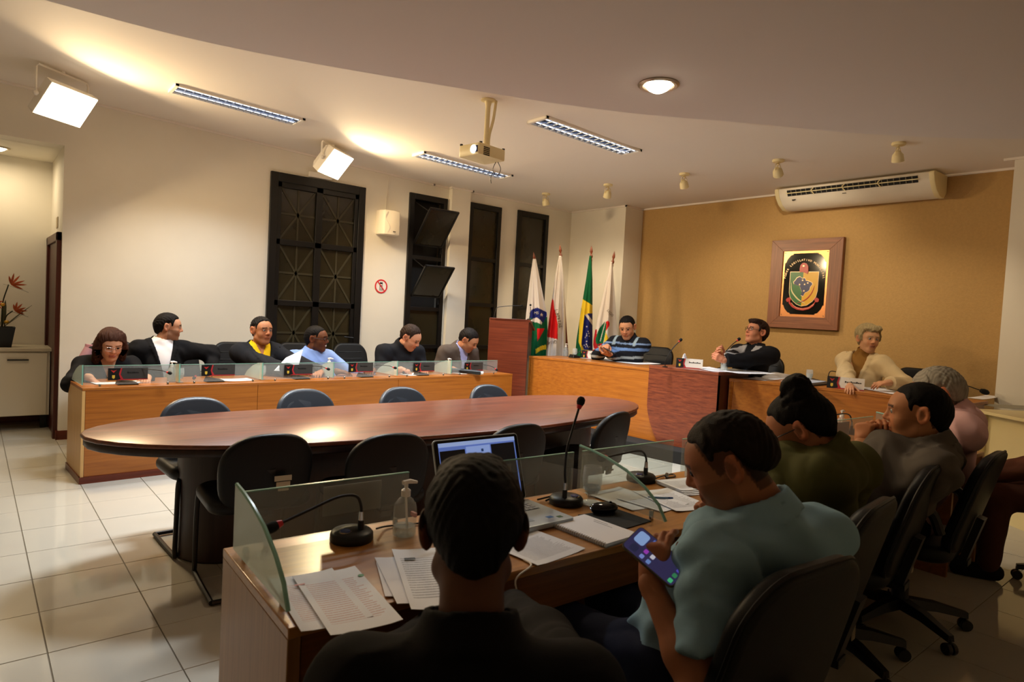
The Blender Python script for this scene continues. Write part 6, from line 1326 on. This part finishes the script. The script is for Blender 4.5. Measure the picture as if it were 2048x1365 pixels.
    return root, dict(hc=hc, Rh=Rh, N=N, U=U, rt=rt, ft=ft, Pv=Pv, org=org, sh=sh, arms=arms, hs=hs)
def npa(v): return np.array(v[:])
def hd(x, y, d): return npa(ad(x, y, d))
R_, L_ = 1, -1
# ---------------- row behind the windows desk (they face us)
def dl(x, y, z): return npa(fromL(x, y, z))
def atY(px_, py_, Y): return npa(ay(px_, py_, Y))
DT = DLZ+.02
# woman in black, reading
h = atY(222, 690, 6.34); person('woman with brown hair and thin glasses in black reading papers at the left end', h, -92, -86, 22, 0, 1.04, 22, drop=-.05, bs=1.1, fem=True, skin='#c89474', hair=('long', '#3a2015'), glasses='thin', lips='#b0625a', eyes_closed=True,
    hands=((R_, dl(.10, .34, DT+.02), (-.8, .2, -.8), (.7, -.4, -.6), (0, 0, -1), 'relax'), (L_, dl(.50, .30, DT+.01), (.5, .3, -1), (-.3, -.9, -.1), (0, 0, -1), 'relax')), top=dict(col='#0c0b0d', name='blouse', v=(.15, .06), carve=.1, neck=.064, cuff=.04), pants='#14141a')
# man in dark suit, looking right
h = atY(338, 655, 6.62); person('young bearded man in a black suit and white shirt looking right', h, -88, -12, 6, 0, 1.02, -4, drop=-.045, bs=1.02, skin='#bd8a6a', hair=('short', '#120e0c'), beard=.8, tw=0,
    hands=((R_, h+np.array((-.24, -.16, -.52)), (-.6, .3, -1), (.2, -.8, -.5), (0, 0, -1), 'relax'), (L_, h+np.array((.38, -.06, -.45)), (.7, .3, .05), (.1, -.4, -.9), (0, 0, -1), 'relax')),
    top=dict(col='#dcd8d8', sleeve=None, collar=True, ch=.02, off=.012, neck=.062, gap=.014), jacket=dict(col='#0d0c0e', v=(.36, .085), lapel=.045, neck=.07, cuff=.04, collar=True, ch=.018), pants='#14141a')
# man in yellow shirt and dark blazer
h = atY(524, 662, 6.45); person('man in a yellow shirt and dark blazer facing the room', h, -86, -76, 2, 0, 1.07, 2, drop=-.05, bs=1.04, fat=.02, sw=.172, skin='#a8714f', hair=('recede', '#15110e'),
    hands=((R_, dl(1.72, .24, DT+.03), (-.2, .35, -1), (1, -.25, -.05), (0, 0, -1), 'flat'), (L_, dl(2.02, .30, DT+.02), (.45, .35, -1), (-.6, -.7, 0), (0, 0, -1), 'relax')),
    top=dict(col='#e0b814', sleeve=None, off=.012, v=(.10, .045), carve=.06, neck=.062), jacket=dict(col='#16171b', v=(.40, .10), lapel=.05, neck=.075, cuff=.03, collar=True, ch=.018), pants='#14141a')
# man in blue shirt, smiling to the right
h = atY(634, 678, 6.38); person('smiling man in a light blue shirt and black glasses looking right', h, -84, -42, 4, 4, 1.06, 6, drop=-.055, bs=1.1, sw=.18, fat=.02, skin='#6a4029', hair=('crop', '#0e0a08'), beard=.5, glasses='thick', smile=True,
    hands=((R_, dl(2.20, .34, DT+.02), (-.45, .35, -1), (.7, -.6, 0), (0, 0, -1), 'relax'), (L_, dl(2.62, .34, DT+.02), (.45, .35, -1), (-.6, -.6, 0), (0, 0, -1), 'relax')),
    top=dict(col='#7f98cc', collar=True, ch=.022, off=.016, neck=.064, gap=.02, wrinkle=.004), pants='#1c2230')
# man in black polo, writing
h = atY(822, 676, 6.22); person('man in a black polo shirt bending over his writing', h, -88, -58, 34, 8, 1.10, 16, drop=-.05, bs=1.12, sw=.195, fat=.03, skin='#c18a6c', hair=('recede', '#2a1d16'), beard=.35, eyes_closed=True,
    hands=((R_, dl(2.93, .30, DT+.03), (-.45, .35, -1), (.8, -.5, -.2), (0, .2, -1), 'pen'), (L_, dl(3.25, .28, DT+.02), (.45, .35, -1), (-.6, -.7, 0), (0, 0, -1), 'relax')),
    top=dict(col='#121318', sleeve='short', collar=True, off=.014, neck=.066, slen=.72, ch=.034), pants='#1a1c22')
# man in brown-grey blazer, head down
h = atY(938, 681, 6.20); person('man in a brown-grey blazer with his head bowed, nearest the lectern', h, -84, -56, 36, 10, 1.08, 18, drop=-.05, bs=1.1, sw=.185, fat=.01, skin='#b27c5c', hair=('short', '#16110f'), beard=.4, eyes_closed=True,
    hands=((R_, dl(3.62, .28, DT+.02), (-.45, .35, -1), (.8, -.5, -.2), (0, .2, -1), 'pen'), (L_, dl(3.98, .28, DT+.02), (.45, .35, -1), (-.6, -.7, 0), (0, 0, -1), 'relax')),
    top=dict(col='#9a9cc4', sleeve=None, collar=True, ch=.02, off=.012, neck=.062, gap=.012), jacket=dict(col='#4a3f37', v=(.34, .075), lapel=.05, neck=.074, cuff=.05, collar=True, ch=.018), pants='#25211f')
# ---------------- tribune (they face the room)
def stripes(c, v, u, wz, fw):
    for lo, hi, col in ((.055, .075, '#6f86a8'), (.115, .150, '#5f7dac'), (.215, .245, '#9aa09e'), (.315, .335, '#8a9498'), (.37, .385, '#5a6f92')): c[(wz > lo) & (wz < hi)] = srgb(col)
    c[(np.abs(u) > .135) & (np.abs(u) < .17) & (wz < .09)] = srgb('#8fa0a8')
h = hd(1254, 656, 7.92); ph = hd(1218, 702, 7.62); _, q7 = person('man in a dark striped sweater looking at the phone in his hand', h, 186, 208, 22, 4, 1.10, 4, floor=PZ, sw=.19, fat=.025, drop=-.045, bs=1.1, skin='#bd8560', hair=('short', '#100c0b'), beard=.25, eyes_closed=True,
    hands=((L_, ph+np.array((.08, .06, -.045)), (0, .9, -.6), (-.7, .55, .1), (.1, .0, 1), 'grip'), (R_, ph+np.array((.11, .13, .04)), (.3, 1, -.6), (-.7, -.4, .1), (-.2, -.3, -1), 'curl')),
    top=dict(col='#14161c', name='sweater', off=.018, collar=True, neck=.066, ch=.032, stripes=stripes, gap=.012, cuff=.03), pants='#20232b')
r = thing('mobile_phone', 'black phone held by the man in the striped sweater', 'phone', ph, 0); Rm = Matrix.Rotation(math.radians(35), 3, 'Z') @ Matrix.Rotation(math.radians(25), 3, 'X')
mesh('body', MB().slab(rrect(.08, .155, .012), 0, .009, .003, 2, M=Rm), M_blk, r); mesh('screen', MB().slab(rrect(.072, .145, .01), .009, .0095, M=Rm), mat('dim_screen', '#30343c', .15, emit=.05), r, smooth=0)
# speaker in black and grey jacket
def greyfront(c, v, u, wz, fw): c[(np.abs(u) > .035) & (np.abs(u) < .125) & (wz > .005) & (wz < .20) & (fw > .02)] = srgb('#8d8985')
h = hd(1512, 665, 7.05); person('man with dark glasses in a black and grey jacket speaking at the microphone', h, 172, 158, -14, 0, 1.08, -14, floor=PZ, sw=.19, fat=.02, drop=-.04, bs=1.08, skin='#c08262', hair=('thick', '#2a1a14'), glasses='thick',
    hands=((R_, hd(1450, 716, 6.72), (.2, .4, -1), (-.6, .6, .5), (.2, -.8, .2), 'curl'), (L_, hd(1448, 722, 6.68), (.2, -.8, -1), (-.7, .5, .4), (.1, .8, .2), 'curl')),
    top=dict(col='#0b0a0c', name='sweater', sleeve=None, off=.012, neck=.062), jacket=dict(col='#101013', name='jacket', v=(.30, .055), lapel=.0, neck=.072, cuff=.04, collar=True, ch=.03, stripes=greyfront), pants='#20232b')
# woman in cream blazer
h = hd(1737, 679, 6.42); person('woman with short blonde hair in a cream blazer looking right', h, 174, 228, 4, -3, 1.08, 2, floor=PZ, sw=.185, fem=True, drop=-.035, skin='#c0906c', hair=('pixie', '#9a8a66'), lips='#a86a5c', bs=1.12,
    hands=((R_, hd(1700, 772, 6.0), (.2, .7, -.8), (-.8, -.3, -.1), (0, 0, -1), 'relax'), (L_, hd(1778, 766, 5.95), (.2, -.9, -.6), (-.6, .55, -.1), (.2, .2, -1), 'relax')),
    top=dict(col='#86602c', name='turtleneck', sleeve=None, off=.010, neck=.050, collar=True, ch=.04, cf=.02, gap=-1), jacket=dict(col='#c9b48c', v=(.42, .085), lapel=.05, neck=.072, cuff=.05, collar=True, ch=.018, off=.020), pants='#3a3024')
# ---------------- near row (seen from behind)
h = hd(946, 1062, 1.17); _, q10 = person('dark-haired man in a black shirt seen from behind, in the foreground', h, 52, 56, 16, 0, .99, 12, sw=.183, drop=.0, near=True, fat=.01, seat=.36, skin='#5f3f2f', hair=('tousled', '#060404'),
    hands=((L_, npa(fromN(.36, -.60, NZ-.06)), (-1, -.2, -.4), (.5, .8, .1), (0, 0, -1), 'relax'), (R_, npa(fromN(.56, -.60, NZ-.07)), (1, -.3, -.4), (.2, .9, .1), (0, 0, -1), 'relax')),
    top=dict(col='#0b0a0c', sleeve='long', collar=True, off=.014, neck=.066, ch=.035, cf=.25, gap=.03), pants='#14141a')
h = hd(1456, 928, 1.68); ph = hd(1311, 1112, 1.58); wr = hd(1302, 1168, 1.58)
person('man in a light blue polo shirt holding a phone, chin on his other hand', h, 82, 118, 26, -4, 1.04, 12, sw=.205, drop=-.03, near=True, fat=.02, pel=npa(RCH[0][0]+RCH[0][1]*.02), seat=.42, skin='#a06a4c', hair=('fade', '#1d1510'), beard=.5, eyes_closed=True,
    hands=((L_, wr, (-.4, -.5, -1), hd(1308, 1105, 1.60)-wr+UPZ*.01, (.75, .25, .3), 'grip'), (R_, hd(1428, 1062, 1.88), (.6, .5, -1), (-.25, .15, 1), (-.8, -.4, 0), 'fist')),
    top=dict(col='#86aabf', sleeve='short', collar=True, off=.016, neck=.064, ch=.036, cf=.28, slen=.74, wrinkle=.008, gap=.03), pants='#1f2438')
r = thing('mobile_phone', 'smartphone with a lit home screen held by the man in the light blue polo', 'phone', Vector(ph)); pn = Vector((-.52, -.42, .74)).normalized(); pu = (ray(1280, 1070)*1.58-ray(1335, 1150)*1.58); pu = (pu-pn*pu.dot(pn)).normalized(); pr_ = pu.cross(pn); Rm = Matrix((pr_, pu, pn)).transposed()
mesh('case', MB().slab(rrect(.077, .157, .012), -.010, 0, .003, 2, M=Rm), mat('phone_case', '#5d5a4a', .35), r); sc_ = mesh('screen', MB().slab(rrect(.070, .150, .009), 0, .0006, M=Rm), mat('phone_screen', '#3d3a66', .15, emit=.35), r, smooth=0)
def icon(x, y, w_, h_, c): mesh('icon', MB().slab(rrect(w_, h_, min(w_, h_)*.22, 3, x, y), .0007, .0011, M=Rm), mat('icon_'+c.lstrip('#'), c, .3, emit=.5), sc_, smooth=0)
icon(.012, .052, .034, .03, '#8fb0e6'); icon(-.02, .05, .02, .02, '#2a2c4a')
for k, c in enumerate(('#7f8fd8', '#a040c0', '#c8c8e8', '#5a78c8')): icon(-.025+k*.0167, .022, .011, .011, c); icon(-.025+k*.0167, .002, .011, .011, ('#7090d0', '#d0d0e0', '#8060a0', '#404a80')[k])
for k, c in enumerate(('#4ac080', '#3a8a5a', '#5a50c0', '#8088a0')): icon(-.025+k*.0167, -.064, .011, .011, c)
h = hd(1598, 858, 2.42); person('woman with a hair bun and glasses in an olive blazer bending over her phone', h, 96, 106, 34, -6, 1.08, 30, sw=.185, drop=-.07, fem=True, near=True, skin='#a87050', hair=('bun', '#0d0a09'), glasses='thick', lips='#9a4a44', eyes_closed=True, pel=npa(RCH[1][0]+RCH[1][1]*.03), bs=1.12, seat=.42,
    hands=((L_, hd(1592, 950, 2.62), (.2, -.6, -.8), (-.85, .35, -.35), (0, 0, -1), 'type'), (R_, hd(1590, 925, 2.72), (.4, .2, -1), (-.05, -.05, 1), (-.3, -.8, .1), 'curl')),
    top=dict(col='#171412', name='blouse', sleeve=None, off=.008, neck=.055), jacket=dict(col='#4a4a26', v=(.30, .05), lapel=.0, neck=.066, cuff=.10, collar=True, ch=.022, cf=.25, wrinkle=.004, off=.018), pants='#181818')
h = hd(1832, 828, 2.86); person('man in a grey polo shirt resting his chin on clasped hands', h, 104, 112, 4, 0, 1.10, 26, sw=.20, drop=-.06, near=True, fat=.035, skin='#b07a56', hair=('crop', '#0d0b0a'), beard=.2, pel=npa(RCH[2][0]+RCH[2][1]*.03), bs=1.12, seat=.42,
    hands=((L_, hd(1724, 890, 2.92), (-.1, -.5, -1), (.18, .02, 1), (.9, -.1, 0), 'fist'), (R_, hd(1740, 884, 3.02), (.3, .5, -1), (-.1, -.3, 1), (-.6, -.5, 0), 'curl')),
    top=dict(col='#57514b', sleeve='short', collar=True, off=.016, neck=.070, ch=.034, cf=.28, slen=.75, wrinkle=.008, gap=.03), pants='#1a1a1c')
h = hd(1872, 790, 3.35); person('grey-haired man in a pink shirt leaning forward over the desk', h, 104, 116, 22, 0, 1.10, 38, sw=.20, drop=-.075, fat=.03, skin='#b87a58', hair=('grey', '#b3ada0'), old=.9, pel=npa(RCH[3][0]+RCH[3][1]*.03), bs=1.12, seat=.42,
    hands=((L_, npa(fromN(3.62, -.32, NZ+.03)), (-.2, -.5, -1), (-.2, .9, 0), (0, 0, -1), 'relax'), (R_, npa(fromN(4.0, -.30, NZ+.03)), (.5, -.3, -1), (-.2, .9, 0), (0, 0, -1), 'relax')),
    top=dict(col='#dcb2b4', sleeve='long', collar=True, off=.018, neck=.068, ch=.034, cf=.25, wrinkle=.005, gap=.03), pants='#2a2626')

h = hd(2140, 800, 3.75); _, q15 = person('person in brown clothes at the right edge, mostly out of the picture', h, 110, 110, 10, 0, 1.05, 8, skin='#a87854', hair=('short', '#1a1410'), seat=.44,
    hands=((L_, h+np.array((-.16, .34, -.50)), (-.5, -.6, -.8), (-.2, .9, 0), (0, 0, -1), 'relax'), (R_, h+np.array((.2, .34, -.50)), (.6, -.5, -.8), (0, .9, 0), (0, 0, -1), 'relax')),
    top=dict(col='#5a3526', sleeve='long', collar=True, off=.018, neck=.068, wrinkle=.005), pants='#4a2c20')

# ---------------- last small things
q_ = ay(640, 352, YW-.03); r = thing('emergency_lamp', 'small cream wall lamp on the door head behind the floodlight', 'lamp', (q_.x, YW-.001, q_.z))
mesh('housing', MB().bx(-.13, .13, -.05, 0, -.03, .03), M_fixw, r, bevel=.006); mesh('end_knob', MB().ball((.13, -.03, -.01), .022, 10, 8), M_fixw, r)
y0_ = ax(116, 445, .655).y; tag(mesh('notice_card', MB().bx(.650, .656, y0_-.01, y0_+.13, ax(116, 455, .655).z, ax(116, 434, .655).z), mat('notice_paper', '#b9a888', .7)), 'small pale notice above the dark alcove door', 'notice')
a, b, c = ay(556, 746, 6.02), ay(600, 716, 6.05), ay(570, 722, 6.04)
o = mesh('paper_sheet', MB().add([ay(548, 742, 6.0), ay(594, 744, 6.0), ay(606, 700, 6.06), ay(572, 716, 6.06)]+[p_+Vector((0, .003, 0)) for p_ in (ay(548, 742, 6.0), ay(594, 744, 6.0), ay(606, 700, 6.06), ay(572, 716, 6.06))], [(0, 1, 2, 3), (7, 6, 5, 4), (0, 4, 5, 1), (1, 5, 6, 2), (2, 6, 7, 3), (3, 7, 4, 0)]), M_blank, smooth=0); tag(o, 'white sheet propped up between the yellow shirt and the blue shirt', 'paper')

for q_, yw, lab in ((q10, 52, 'black swivel chair under the dark-haired man in the foreground'), (q15, 110, 'black swivel chair under the person in brown at the right edge')):
    a = math.radians(yw-90); dup(sc, Vector((q_['Pv'][0], q_['Pv'][1], 0)), a, lab)
